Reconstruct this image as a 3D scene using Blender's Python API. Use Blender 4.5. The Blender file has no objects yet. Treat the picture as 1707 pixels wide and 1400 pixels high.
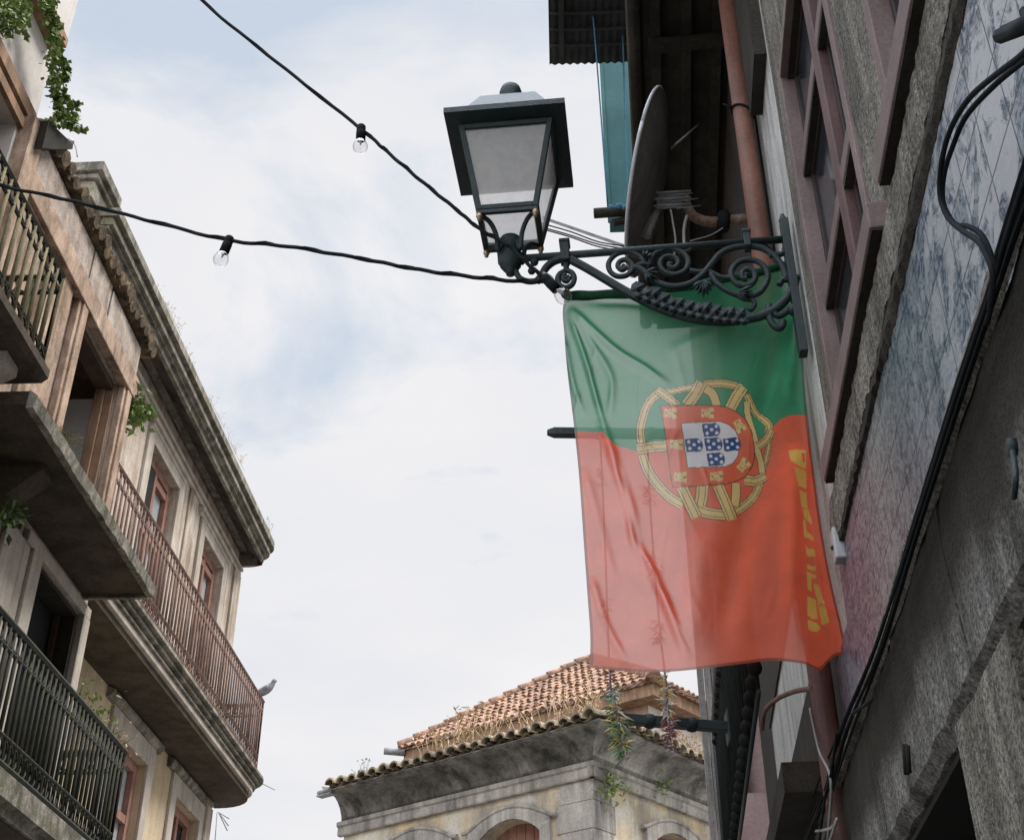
import bpy, math, random
import numpy as np
from mathutils import Vector, Matrix
random.seed(7)
C = bpy.context.scene.collection
R_ = math.radians

# ------------------------------------------------------------------ survey helpers
# the camera's own geometry, used to read positions on known wall planes of the street
F = 2149.0; TH = R_(33); YAW = R_(2.2); CZ = 1.6
_cy, _sy = math.cos(YAW), math.sin(YAW)
def ray(u, v):
    a = (u-853.5)/F; b = (700-v)/F
    fx = math.cos(TH)-b*math.sin(TH); z = math.sin(TH)+b*math.cos(TH)
    return (a*_cy-fx*_sy, a*_sy+fx*_cy, z)
def onY(u, v, y):
    d = ray(u, v); t = y/d[1]; return Vector((d[0]*t, y, CZ+d[2]*t))
class Wall:
    """vertical plane through (x0,y0), heading phi degrees from +y toward +x; off > 0 is out into the street"""
    def __init__(s, x0, y0, phi, sgn):
        p = R_(phi); s.o = (x0, y0); s.e = (math.sin(p), math.cos(p)); s.n = (sgn*math.cos(p), -sgn*math.sin(p))
    def hit(s, u, v, off=0):
        d = ray(u, v); k = s.o[0]*s.n[0]+s.o[1]*s.n[1]+off
        t = k/(d[0]*s.n[0]+d[1]*s.n[1]); p = (d[0]*t, d[1]*t)
        return ((p[0]-s.o[0])*s.e[0]+(p[1]-s.o[1])*s.e[1], CZ+d[2]*t)
    def pt(s, a, z, off=0):
        return Vector((s.o[0]+a*s.e[0]+off*s.n[0], s.o[1]+a*s.e[1]+off*s.n[1], z))
    def px(s, u, v, off=0):
        a, z = s.hit(u, v, off); return s.pt(a, z, off)

# ------------------------------------------------------------------ object helpers
def tag(o, label=None, cat=None, group=None, kind=None):
    if label: o['label'] = label
    if cat: o['category'] = cat
    if group: o['group'] = group
    if kind: o['kind'] = kind
    return o
def thing(name, label, cat, loc=(0, 0, 0), group=None):
    o = bpy.data.objects.new(name, None); C.objects.link(o); o.location = loc; o.empty_display_size = .1
    return tag(o, label, cat, group)
def wloc(o):
    v = Vector((0, 0, 0))
    while o is not None: v += o.location; o = o.parent
    return v
SPLIT = {'door_surround', 'transom', 'transom_shade', 'scroll_band', 'baluster', 'window_surround', 'window_hood', 'pilaster', 'string_course', 'wire_tie', 'bolt', 'leg', 'door_jamb', 'room_shadow', 'collar', 'pane', 'sash', 'frieze_panel', 'cloth_scrap', 'wall_slot', 'beam', 'board_gap', 'batten', 'rods', 'loose_cable', 'door_frame', 'door_leaf', 'upper_wall', 'rear_wall', 'lower_wall', 'rail', 'roof_fascia', 'passage_shadow', 'drying_pole', 'gutter_end'}
class MB:
    def __init__(s): s.v = []; s.f = []; s.sm = []
    def add(s, vs, fs, smooth=False):
        b = len(s.v); s.v += [tuple(p) for p in vs]; s.f += [tuple(i+b for i in f) for f in fs]; s.sm += [smooth]*len(fs); return s
    def hexa(s, p):   # 8 points: bottom ring 0-3, top ring 4-7
        return s.add(p, [(3, 2, 1, 0), (4, 5, 6, 7), (0, 1, 5, 4), (1, 2, 6, 5), (2, 3, 7, 6), (3, 0, 4, 7)])
    def wbox(s, W, a0, a1, z0, z1, o0, o1):
        return s.hexa([W.pt(a0, z0, o0), W.pt(a1, z0, o0), W.pt(a1, z0, o1), W.pt(a0, z0, o1),
                       W.pt(a0, z1, o0), W.pt(a1, z1, o0), W.pt(a1, z1, o1), W.pt(a0, z1, o1)])
    def box(s, x0, x1, y0, y1, z0, z1):
        return s.hexa([(x0, y0, z0), (x1, y0, z0), (x1, y1, z0), (x0, y1, z0), (x0, y0, z1), (x1, y0, z1), (x1, y1, z1), (x0, y1, z1)])
    def prof(s, W, a0, a1, pr):   # profile [(off,z)] swept along the wall
        n = len(pr); vs = [W.pt(a0, z, o) for o, z in pr]+[W.pt(a1, z, o) for o, z in pr]
        fs = [(i, (i+1) % n, (i+1) % n+n, i+n) for i in range(n)]
        return s.add(vs, fs+[tuple(range(n))[::-1], tuple(range(n, 2*n))])
    def plan(s, W, ol, z0, z1):   # plan outline [(a,off)] raised from z0 to z1
        n = len(ol); vs = [W.pt(a, z0, o) for a, o in ol]+[W.pt(a, z1, o) for a, o in ol]
        fs = [(i, (i+1) % n, (i+1) % n+n, i+n) for i in range(n)]
        return s.add(vs, fs+[tuple(range(n))[::-1], tuple(range(n, 2*n))])
    def poly(s, pts): return s.add(pts, [tuple(range(len(pts)))])
    def tube(s, path, r, n=6, smooth=True, flat=1.0):
        path = [Vector(p) for p in path]; m = len(path); vs = []; prev = None
        rr = r if isinstance(r, (list, tuple)) else [r]*m
        for i, p in enumerate(path):
            t = (path[min(i+1, m-1)]-path[max(i-1, 0)])
            if t.length < 1e-9: t = Vector((0, 0, 1))
            t.normalize()
            if prev is None:
                ref = Vector((0, 0, 1)) if abs(t.z) < .9 else Vector((0, 1, 0))
                u = t.cross(ref).normalized()
            else:
                u = (prev-t*prev.dot(t))
                u = u.normalized() if u.length > 1e-6 else t.orthogonal().normalized()
            prev = u; w = t.cross(u)
            for k in range(n):
                a = 2*math.pi*k/n; vs.append(p+u*(math.cos(a)*rr[i])+w*(math.sin(a)*rr[i]*flat))
        fs = [(i*n+k, i*n+(k+1) % n, (i+1)*n+(k+1) % n, (i+1)*n+k) for i in range(m-1) for k in range(n)]
        s.add(vs, fs, smooth); b = len(s.v)-len(vs)
        s.f += [tuple(b+k for k in range(n))[::-1], tuple(b+(m-1)*n+k for k in range(n))]; s.sm += [False, False]
        return s
    def lathe(s, o, axis, pr, n=20, smooth=True):   # profile [(r,h)] about axis at o
        o = Vector(o); ax = Vector(axis).normalized(); u = ax.orthogonal().normalized(); w = ax.cross(u); vs = []
        for r, h in pr:
            for k in range(n):
                a = 2*math.pi*k/n; vs.append(o+ax*h+u*(math.cos(a)*r)+w*(math.sin(a)*r))
        m = len(pr)
        fs = [(i*n+k, i*n+(k+1) % n, (i+1)*n+(k+1) % n, (i+1)*n+k) for i in range(m-1) for k in range(n)]
        return s.add(vs, fs, smooth)
    def ball(s, c, r, n=10, m=7, sc=(1, 1, 1)):
        vs = []; fs = []
        for i in range(m+1):
            th = math.pi*i/m
            for k in range(n):
                a = 2*math.pi*k/n
                vs.append((c[0]+r*sc[0]*math.sin(th)*math.cos(a), c[1]+r*sc[1]*math.sin(th)*math.sin(a), c[2]+r*sc[2]*math.cos(th)))
        fs = [(i*n+k, i*n+(k+1) % n, (i+1)*n+(k+1) % n, (i+1)*n+k) for i in range(m) for k in range(n)]
        return s.add(vs, fs, True)
    def leaf(s, p, d, up, L, w):
        d = Vector(d).normalized(); sd = d.cross(Vector(up)); sd = sd.normalized() if sd.length > 1e-5 else d.orthogonal().normalized()
        nn = sd.cross(d); p = Vector(p)
        return s.add([p, p+d*L*.45+sd*w*.5+nn*L*.06, p+d*L, p+d*L*.45-sd*w*.5+nn*L*.06], [(0, 1, 2), (0, 2, 3)])
    def pieces(s, tol=.004):
        '''the separate pieces of this mesh: islands whose boxes do not touch'''
        n = len(s.v); par = list(range(n))
        def fd(i):
            while par[i] != i: par[i] = par[par[i]]; i = par[i]
            return i
        for f in s.f:
            r = fd(f[0])
            for i in f[1:]: par[fd(i)] = r
        isl = {}
        for i in range(n): isl.setdefault(fd(i), []).append(i)
        ks = list(isl); V = np.array(s.v); lo = {k: V[isl[k]].min(0)-tol for k in ks}; hi = {k: V[isl[k]].max(0)+tol for k in ks}
        gp = {k: k for k in ks}
        def fg_(k):
            while gp[k] != k: k = gp[k]
            return k
        for i, a in enumerate(ks):
            for b in ks[i+1:]:
                if (lo[a] <= hi[b]).all() and (lo[b] <= hi[a]).all(): gp[fg_(a)] = fg_(b)
        out = {}
        for k in ks: out.setdefault(fg_(k), []).extend(isl[k])
        res = []
        for idx in out.values():
            idx = sorted(idx); mp = {j: i for i, j in enumerate(idx)}; st = set(idx); q = MB()
            q.v = [s.v[i] for i in idx]
            for f, sm in zip(s.f, s.sm):
                if f[0] in st: q.f.append(tuple(mp[i] for i in f)); q.sm.append(sm)
            res.append(q)
        return res
    def build_each(s, name, m, parent=None, bevel=0):
        r = None
        for q in s.pieces(): r = q.build(name, m, parent, bevel)
        return r
    def build(s, name, m, parent=None, bevel=0):
        if name in SPLIT and not getattr(s, 'one', False):
            ps = s.pieces()
            if 1 < len(ps) <= 100:
                r = None
                for q in ps:
                    q.one = True; r = q.build(name, m, parent, bevel)
                return r
        me = bpy.data.meshes.new(name); off = wloc(parent) if parent else Vector((0, 0, 0))
        me.from_pydata([(p[0]-off.x, p[1]-off.y, p[2]-off.z) for p in s.v], [], s.f)
        me.polygons.foreach_set('use_smooth', s.sm); me.update()
        o = bpy.data.objects.new(name, me); C.objects.link(o); me.materials.append(m)
        if parent: o.parent = parent
        if bevel:
            b = o.modifiers.new('Bevel', 'BEVEL'); b.width = bevel; b.segments = 2; b.limit_method = 'ANGLE'
        return o
def catmull(pts, k=6):
    pts = [Vector(p) for p in pts]; out = []
    for i in range(len(pts)-1):
        p0 = pts[max(i-1, 0)]; p1 = pts[i]; p2 = pts[i+1]; p3 = pts[min(i+2, len(pts)-1)]
        for j in range(k):
            t = j/k
            out.append(.5*((2*p1)+(p2-p0)*t+(2*p0-5*p1+4*p2-p3)*t*t+(3*p1-p0-3*p2+p3)*t**3))
    return out+[pts[-1]]
def wall_holes(mb, W, a0, a1, z0, z1, holes, o0, o1):
    A = sorted({a0, a1, *[min(max(h[i], a0), a1) for h in holes for i in (0, 1)]})
    Z = sorted({z0, z1, *[min(max(h[i], z0), z1) for h in holes for i in (2, 3)]})
    for i in range(len(A)-1):
        run = None
        for j in range(len(Z)-1):
            ca, cz = (A[i]+A[i+1])/2, (Z[j]+Z[j+1])/2
            solid = not any(h[0] < ca < h[1] and h[2] < cz < h[3] for h in holes)
            if solid: run = [Z[j], Z[j+1]] if run is None else [run[0], Z[j+1]]
            if (not solid or j == len(Z)-2) and run:
                mb.wbox(W, A[i], A[i+1], run[0], run[1], o0, o1); run = None
    return mb

# ------------------------------------------------------------------ materials
def nmat(name):
    m = bpy.data.materials.new(name); m.use_nodes = True; nt = m.node_tree
    return m, nt, nt.nodes, nt.links, nt.nodes['Principled BSDF']
def N(nt, t, **kw):
    n = nt.nodes.new(t)
    for k, v in kw.items():
        if k in n.inputs: n.inputs[k].default_value = v
        else: setattr(n, k, v)
    return n
def ramp(nt, fac, stops):
    r = nt.nodes.new('ShaderNodeValToRGB'); el = r.color_ramp.elements
    while len(el) < len(stops): el.new(.5)
    for e, (p, c) in zip(el, stops):
        e.position = p; e.color = (*c, 1) if len(c) == 3 else c
    nt.links.new(fac, r.inputs[0]); return r
def g(x): return (x, x, x)
def mixc(nt, fac, a, b, mode='MIX'):
    m = nt.nodes.new('ShaderNodeMix'); m.data_type = 'RGBA'; m.blend_type = mode
    for sck, val in ((0, fac), (6, a), (7, b)):
        if hasattr(val, 'is_linked') or isinstance(val, bpy.types.NodeSocket): nt.links.new(val, m.inputs[sck])
        else: m.inputs[sck].default_value = val if sck == 0 else (*val, 1)
    return m.outputs[2]
def weathered(name, c1, c2, scale=2.0, dark=None, damt=.55, dcut=.52, grain=.35, gscale=60, rough=.9, bump=.35, moss=None, mcut=.62, metal=0, streak=.16, spec=.3):
    """two mottled tones, dark run-off streaks, optional moss blotches, fine grain and bump"""
    m, nt, nd, lk, b = nmat(name)
    pos = N(nt, 'ShaderNodeNewGeometry').outputs['Position']
    n1 = N(nt, 'ShaderNodeTexNoise', Scale=scale, Detail=6.0, Roughness=.65); lk.new(pos, n1.inputs['Vector'])
    col = ramp(nt, n1.outputs[0], [(.32, c1), (.68, c2)]).outputs[0]
    if dark:
        mp = N(nt, 'ShaderNodeMapping'); mp.inputs['Scale'].default_value = (1, 1, streak); lk.new(pos, mp.inputs[0])
        n2 = N(nt, 'ShaderNodeTexNoise', Scale=scale*2.6, Detail=7.0, Roughness=.7); lk.new(mp.outputs[0], n2.inputs['Vector'])
        f = ramp(nt, n2.outputs[0], [(dcut-.1, g(0)), (dcut+.14, g(damt))]).outputs[0]
        col = mixc(nt, f, col, dark)
    if moss:
        n3 = N(nt, 'ShaderNodeTexNoise', Scale=scale*1.7, Detail=8.0, Roughness=.75); n3.inputs['Distortion'].default_value = .4
        mp3 = N(nt, 'ShaderNodeMapping'); mp3.inputs['Location'].default_value = (7.3, 2.1, 4.4); lk.new(pos, mp3.inputs[0]); lk.new(mp3.outputs[0], n3.inputs['Vector'])
        f = ramp(nt, n3.outputs[0], [(mcut-.08, g(0)), (mcut+.08, g(.9))]).outputs[0]
        col = mixc(nt, f, col, moss)
    n4 = N(nt, 'ShaderNodeTexNoise', Scale=gscale, Detail=4.0, Roughness=.7); lk.new(pos, n4.inputs['Vector'])
    gr = ramp(nt, n4.outputs[0], [(.3, g(1-grain)), (.7, g(1+grain*.35))]).outputs[0]
    col = mixc(nt, 1.0, col, gr, 'MULTIPLY')
    lk.new(col, b.inputs['Base Color'])
    b.inputs['Roughness'].default_value = rough; b.inputs['Metallic'].default_value = metal; b.inputs['Specular IOR Level'].default_value = spec
    if bump:
        bp = N(nt, 'ShaderNodeBump', Strength=bump, Distance=.02); lk.new(n4.outputs[0], bp.inputs['Height']); lk.new(bp.outputs[0], b.inputs['Normal'])
    return m
def per_tile(m, scale, lo, hi):
    '''tone differs from one tile to the next'''
    nt = m.node_tree; lk = nt.links; b = nt.nodes['Principled BSDF']; src = b.inputs['Base Color'].links[0].from_socket
    pos = N(nt, 'ShaderNodeNewGeometry').outputs['Position']; v = N(nt, 'ShaderNodeTexVoronoi', Scale=scale); lk.new(pos, v.inputs['Vector'])
    sp = N(nt, 'ShaderNodeSeparateColor'); lk.new(v.outputs['Color'], sp.inputs[0])
    r = ramp(nt, sp.outputs[0], [(0, lo), (.5, (.9, .9, .9)), (1, hi)]); lk.new(mixc(nt, 1.0, src, r.outputs[0], 'MULTIPLY'), b.inputs['Base Color']); return m
def sooty_lintel():
    m = weathered('soot_topped_granite', (.19, .187, .175), (.36, .355, .335), 2.6, (.035, .032, .027), .85, .5, .95, 75, bump=1.0)
    nt = m.node_tree; lk = nt.links; b = nt.nodes['Principled BSDF']; src = b.inputs['Base Color'].links[0].from_socket
    pos = N(nt, 'ShaderNodeNewGeometry').outputs['Position']; sp = N(nt, 'ShaderNodeSeparateXYZ'); lk.new(pos, sp.inputs[0])
    n = N(nt, 'ShaderNodeTexNoise', Scale=2.6, Detail=5.0); lk.new(pos, n.inputs['Vector'])
    ma = N(nt, 'ShaderNodeMath', operation='MULTIPLY_ADD'); lk.new(n.outputs[0], ma.inputs[0]); ma.inputs[1].default_value = .28; lk.new(sp.outputs[2], ma.inputs[2])
    f = N(nt, 'ShaderNodeMapRange'); lk.new(ma.outputs[0], f.inputs[0]); f.inputs[1].default_value = 2.84; f.inputs[2].default_value = 2.93; f.inputs[3].default_value = 0; f.inputs[4].default_value = .92
    lk.new(mixc(nt, f.outputs[0], src, (.022, .019, .014)), b.inputs['Base Color']); return m
def glassy(name, c, rough=.08, spec=.5):
    m, nt, nd, lk, b = nmat(name)
    pos = N(nt, 'ShaderNodeNewGeometry').outputs['Position']
    n = N(nt, 'ShaderNodeTexNoise', Scale=3.0, Detail=4.0); lk.new(pos, n.inputs['Vector'])
    r = ramp(nt, n.outputs[0], [(.35, [x*.6 for x in c]), (.7, c)]); lk.new(r.outputs[0], b.inputs['Base Color'])
    rr = ramp(nt, n.outputs[0], [(.3, g(rough)), (.75, g(rough+.12))]); lk.new(rr.outputs[0], b.inputs['Roughness'])
    b.inputs['Specular IOR Level'].default_value = spec
    n2 = N(nt, 'ShaderNodeTexNoise', Scale=1.3, Detail=1.0); lk.new(pos, n2.inputs['Vector'])
    bp = N(nt, 'ShaderNodeBump', Strength=.12, Distance=.05); lk.new(n2.outputs[0], bp.inputs['Height']); lk.new(bp.outputs[0], b.inputs['Normal'])
    return m
M = {}
M['white'] = weathered('white_plaster', (.46, .435, .41), (.58, .555, .535), 1.6, (.26, .22, .18), .55, .6, .12, 45, bump=.2)
M['pink'] = weathered('pink_painted_stone', (.37, .255, .18), (.53, .40, .31), 2.4, (.13, .085, .055), .85, .51, .35, 50, bump=.3, streak=.45)
M['frieze'] = weathered('grey_plaster', (.34, .28, .24), (.51, .445, .39), 2.0, (.15, .11, .085), .8, .51, .35, 45, bump=.35, streak=.5)
M['timber'] = weathered('brown_timber', (.22, .13, .08), (.40, .26, .17), 3.0, (.08, .05, .035), .7, .52, .3, 70, bump=.3, streak=.05)
M['darkwood'] = weathered('dark_timber', (.035, .022, .016), (.09, .055, .035), 3.0, None, grain=.3)
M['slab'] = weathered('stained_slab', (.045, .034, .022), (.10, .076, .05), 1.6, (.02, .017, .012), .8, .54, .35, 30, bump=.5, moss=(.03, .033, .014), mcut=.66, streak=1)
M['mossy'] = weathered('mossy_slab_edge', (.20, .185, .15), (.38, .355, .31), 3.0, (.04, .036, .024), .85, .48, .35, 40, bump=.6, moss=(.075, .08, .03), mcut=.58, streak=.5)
M['fh_white'] = weathered('stained_white_wall', (.44, .375, .31), (.66, .60, .535), 1.6, (.20, .14, .095), .85, .49, .3, 34, bump=.25, moss=(.20, .15, .10), mcut=.72)
M['fh_stone'] = weathered('pale_dressed_stone', (.36, .315, .265), (.55, .50, .44), 1.6, (.18, .15, .12), .6, .54, .2, 40, bump=.3)
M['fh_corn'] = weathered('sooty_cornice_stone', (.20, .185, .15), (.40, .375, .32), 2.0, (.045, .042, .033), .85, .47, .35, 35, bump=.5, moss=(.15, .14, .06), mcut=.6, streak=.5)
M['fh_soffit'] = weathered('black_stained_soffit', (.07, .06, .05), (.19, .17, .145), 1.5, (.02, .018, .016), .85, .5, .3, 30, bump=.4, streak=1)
M['fh_cream'] = weathered('ochre_cream_plaster', (.46, .34, .19), (.60, .50, .36), .9, (.30, .25, .20), .7, .5, .2, 30, bump=.25, moss=(.42, .27, .12), mcut=.64)
M['redwood'] = weathered('faded_red_joinery', (.23, .115, .085), (.34, .20, .16), 4.0, (.10, .04, .03), .5, .56, .25, 60, bump=.15)
M['rust'] = weathered('rusty_red_iron', (.125, .08, .062), (.25, .155, .125), 5.0, (.05, .035, .03), .6, .52, .3, 80, rough=.8, bump=.3)
M['iron_green'] = weathered('mossy_black_iron', (.006, .008, .005), (.017, .021, .012), 4.0, (.085, .085, .035), .5, .6, .4, 70, rough=.7, bump=.4, streak=.4)
M['bars_mossy'] = weathered('mossy_wood_bars', (.13, .115, .06), (.28, .23, .14), 3.0, (.045, .045, .02), .8, .5, .35, 60, bump=.4)
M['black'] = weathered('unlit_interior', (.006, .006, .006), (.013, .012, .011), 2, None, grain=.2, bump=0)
M['glass'] = glassy('window_glass', (.030, .035, .042), .04)
M['paleglass'] = glassy('painted_reflection_glass', (.46, .48, .50), .12)  # pale base colour stands in for sky reflected by the panes
M['granite_lintel'] = sooty_lintel()
M['room'] = weathered('white_room_wall', (.82, .82, .81), (.90, .90, .89), 2, None, grain=.1, bump=.1)
M['clay'] = weathered('clay_roof_tile', (.25, .145, .098), (.40, .26, .19), 3.3, (.16, .10, .07), .6, .55, .3, 26, bump=.3, moss=(.35, .23, .16), mcut=.62, streak=1)
M['oldtile'] = weathered('lichened_roof_tile', (.22, .16, .10), (.43, .36, .27), 4.0, (.055, .05, .035), .75, .5, .35, 40, bump=.4, moss=(.15, .15, .06), mcut=.62, streak=1)
M['nearuptile'] = weathered('brown_mossy_tile', (.13, .085, .05), (.30, .21, .13), 5.0, (.03, .025, .018), .85, .47, .4, 40, bump=.5, moss=(.10, .10, .04), mcut=.6, streak=1)
M['ochre'] = weathered('ochre_plaster', (.50, .395, .235), (.64, .545, .40), .55, (.25, .23, .20), .9, .5, .2, 18, bump=.2, moss=(.58, .56, .52), mcut=.56)
M['cb_stone'] = weathered('grey_weathered_stone', (.30, .28, .25), (.52, .49, .44), .9, (.09, .085, .08), .8, .5, .25, 22, bump=.35, moss=(.50, .47, .42), mcut=.64)
M['cb_cove'] = weathered('blackened_cove', (.15, .143, .128), (.33, .315, .285), .8, (.035, .034, .03), .9, .50, .3, 16, bump=.35, moss=(.05, .055, .025), mcut=.66, streak=.5)
M['cb_pink'] = weathered('peeling_pink_plaster', (.40, .25, .20), (.56, .46, .40), 1.0, (.20, .12, .09), .6, .52, .2, 20, bump=.25)
M['cb_pale'] = weathered('pale_attic_plaster', (.58, .53, .48), (.72, .68, .63), 1.0, (.40, .32, .26), .6, .58, .15, 20, bump=.2)
M['granite'] = weathered('speckled_granite', (.20, .188, .16), (.35, .33, .285), 3.2, (.045, .04, .03), .8, .52, .95, 75, bump=1.0, moss=(.13, .12, .085), mcut=.64)
M['granite_dk'] = weathered('sooty_shaded_granite', (.022, .019, .015), (.06, .052, .042), 2.0, (.016, .014, .012), .8, .5, .5, 90, bump=.7)
M['plasterR'] = weathered('dirty_white_render', (.40, .405, .40), (.55, .555, .55), 3.0, (.10, .10, .09), .8, .56, .3, 60, bump=.4)
M['maroon'] = weathered('maroon_joinery', (.065, .034, .034), (.12, .066, .066), 3.0, (.05, .025, .025), .6, .54, .3, 70, rough=.6, bump=.15, streak=.06)
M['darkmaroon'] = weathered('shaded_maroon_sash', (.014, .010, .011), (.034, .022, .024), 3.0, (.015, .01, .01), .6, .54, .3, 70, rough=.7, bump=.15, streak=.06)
M['maroon_pale'] = weathered('faded_maroon_edge', (.105, .075, .073), (.18, .135, .132), 3.0, (.11, .07, .07), .6, .54, .3, 70, rough=.6, bump=.15, streak=.06)
M['terracotta'] = weathered('terracotta_paint', (.12, .05, .034), (.185, .083, .058), 3.5, (.07, .035, .025), .75, .56, .25, 50, rough=.65, bump=.15)
M['lampiron'] = weathered('green_black_cast_iron', (.009, .018, .020), (.020, .033, .035), 5.0, (.05, .055, .05), .4, .64, .3, 120, rough=.55, bump=.35, spec=.25)
M['lampiron_lt'] = weathered('grey_green_lamp_cap', (.022, .03, .033), (.042, .055, .059), 5.0, (.08, .09, .09), .5, .6, .2, 60, rough=.5, bump=.15)
M['pipe_shade'] = weathered('shaded_terracotta_paint', (.05, .022, .017), (.085, .04, .03), 2.5, (.02, .012, .01), .6, .56, .25, 50, rough=.65, bump=.15)
M['ironblack'] = weathered('dull_black_iron', (.006, .007, .007), (.014, .016, .015), 5, (.03, .03, .025), .4, .64, .3, 90, rough=.85, bump=.3, spec=.08)
M['dish'] = weathered('grey_dish_paint', (.17, .16, .15), (.27, .255, .235), 4.0, (.06, .055, .05), .5, .58, .25, 50, rough=.6, bump=.15)
M['dishrim'] = weathered('pale_dish_rim', (.30, .31, .33), (.40, .41, .43), 4.0, None, grain=.2, rough=.5, bump=.1)
M['teal'] = weathered('teal_paint', (.022, .095, .103), (.042, .145, .15), 1.4, (.02, .07, .08), .6, .56, .2, 40, rough=.7, bump=.1)
M['corr'] = weathered('dark_corrugated_sheet', (.025, .027, .03), (.05, .052, .055), 3, (.01, .01, .01), .6, .52, .3, 50, rough=.7, bump=.2)
M['cable'] = weathered('black_cable', (.007, .009, .011), (.014, .017, .02), 8, None, grain=.3, rough=.85, bump=.1, spec=.08)
M['steel'] = weathered('dull_grey_steel', (.16, .165, .17), (.27, .275, .28), 6, (.07, .06, .05), .6, .56, .25, 80, rough=.5, bump=.2)
M['rustpipe'] = weathered('rusty_white_pipe', (.16, .08, .04), (.33, .28, .24), 8, (.10, .05, .025), .8, .48, .3, 60, bump=.3, streak=1)
M['soot_shade'] = weathered('sooty_shaded_timber', (.018, .016, .012), (.05, .043, .034), 2.0, (.009, .008, .007), .8, .5, .4, 50, bump=.4)
M['greywood'] = weathered('weathered_grey_boards', (.36, .345, .335), (.54, .52, .50), 4.0, (.06, .055, .05), .8, .5, .35, 40, bump=.4, streak=.03)
M['pinkwall'] = weathered('pink_render', (.36, .25, .25), (.47, .35, .35), 2, (.22, .15, .15), .5, .56, .2, 40, bump=.2)
M['leaf'] = weathered('green_leaf', (.09, .15, .035), (.24, .31, .10), 9, None, grain=.3, bump=0, rough=.6)
M['leafdk'] = weathered('dark_leaf', (.035, .07, .02), (.10, .15, .045), 9, None, grain=.3, bump=0, rough=.6)
M['drygrass'] = weathered('dry_grass', (.42, .30, .18), (.60, .46, .31), 9, None, grain=.3, bump=0)
M['fernbrown'] = weathered('browning_fern', (.33, .22, .06), (.48, .33, .13), 9, None, grain=.3, bump=0)
M['gold'] = weathered('gold_tinsel', (.50, .36, .09), (.70, .54, .2), 20, None, grain=.3, rough=.4, bump=0)
M['silver'] = weathered('silver_tinsel', (.62, .63, .66), (.85, .85, .87), 20, None, grain=.3, rough=.4, bump=0)
M['greentin'] = weathered('green_tinsel', (.06, .24, .10), (.13, .36, .18), 20, None, grain=.3, rough=.4, bump=0)
M['redtin'] = weathered('dark_red_tinsel', (.20, .06, .07), (.34, .13, .14), 20, None, grain=.3, rough=.4, bump=0)
M['bluecord'] = weathered('blue_cord', (.04, .13, .22), (.07, .20, .32), 20, None, grain=.3, bump=0)
M['brass'] = weathered('dull_brass', (.30, .22, .15), (.42, .33, .25), 30, None, grain=.2, rough=.35, bump=0, metal=.6)
M['box'] = weathered('pale_plastic_box', (.24, .25, .255), (.33, .34, .345), 6, (.2, .2, .2), .4, .6, .15, 60, rough=.5, bump=.05)
M['pigeon'] = weathered('grey_feathers', (.17, .18, .20), (.30, .31, .33), 16, None, grain=.3, bump=0)
M['ground'] = weathered('stone_ground', (.16, .15, .14), (.24, .23, .21), .5, None, grain=.3)
M['asphalt'] = weathered('street_setts', (.10, .095, .09), (.17, .165, .155), 2, None, grain=.4, gscale=14, bump=.6)

per_tile(M['clay'], 3.6, (.5, .48, .46), (1.2, 1.12, 1.05)); per_tile(M['oldtile'], 4.0, (.5, .5, .5), (1.2, 1.2, 1.15)); per_tile(M['nearuptile'], 7.0, (.5, .5, .5), (1.25, 1.2, 1.15))
def lamp_glass():
    m, nt, nd, lk, b = nmat('frosted_lamp_glass'); out = nd['Material Output']
    pos = N(nt, 'ShaderNodeNewGeometry').outputs['Position']
    n = N(nt, 'ShaderNodeTexNoise', Scale=22.0, Detail=6.0, Roughness=.7); lk.new(pos, n.inputs['Vector'])
    c = ramp(nt, n.outputs[0], [(.3, (.74, .74, .74)), (.62, (.94, .94, .94))])
    tr = N(nt, 'ShaderNodeBsdfTranslucent'); df = N(nt, 'ShaderNodeBsdfDiffuse'); tp = N(nt, 'ShaderNodeBsdfTransparent'); gl = N(nt, 'ShaderNodeBsdfGlossy', Roughness=.25)
    lk.new(c.outputs[0], tr.inputs[0]); lk.new(c.outputs[0], df.inputs[0]); tp.inputs[0].default_value = (.99, .99, 1, 1)
    m1 = N(nt, 'ShaderNodeMixShader'); m1.inputs[0].default_value = .25; lk.new(tr.outputs[0], m1.inputs[1]); lk.new(df.outputs[0], m1.inputs[2])
    m2 = N(nt, 'ShaderNodeMixShader'); m2.inputs[0].default_value = .6; lk.new(m1.outputs[0], m2.inputs[1]); lk.new(tp.outputs[0], m2.inputs[2])
    m3 = N(nt, 'ShaderNodeMixShader'); m3.inputs[0].default_value = .05; lk.new(m2.outputs[0], m3.inputs[1]); lk.new(gl.outputs[0], m3.inputs[2])
    lk.new(m3.outputs[0], out.inputs[0]); return m
M['lampglass'] = lamp_glass()
def bulb_glass():
    m, nt, nd, lk, b = nmat('clear_bulb_glass'); out = nd['Material Output']
    tp = N(nt, 'ShaderNodeBsdfTransparent'); tp.inputs[0].default_value = (.93, .93, .94, 1); gl = N(nt, 'ShaderNodeBsdfGlossy', Roughness=.03)
    lw = N(nt, 'ShaderNodeLayerWeight', Blend=.42); mm = N(nt, 'ShaderNodeMixShader')
    r = ramp(nt, lw.outputs['Facing'], [(.3, g(.04)), (.95, g(.6))]); lk.new(r.outputs[0], mm.inputs[0])
    lk.new(tp.outputs[0], mm.inputs[1]); lk.new(gl.outputs[0], mm.inputs[2]); lk.new(mm.outputs[0], out.inputs[0]); return m
M['bulb'] = bulb_glass()
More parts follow.
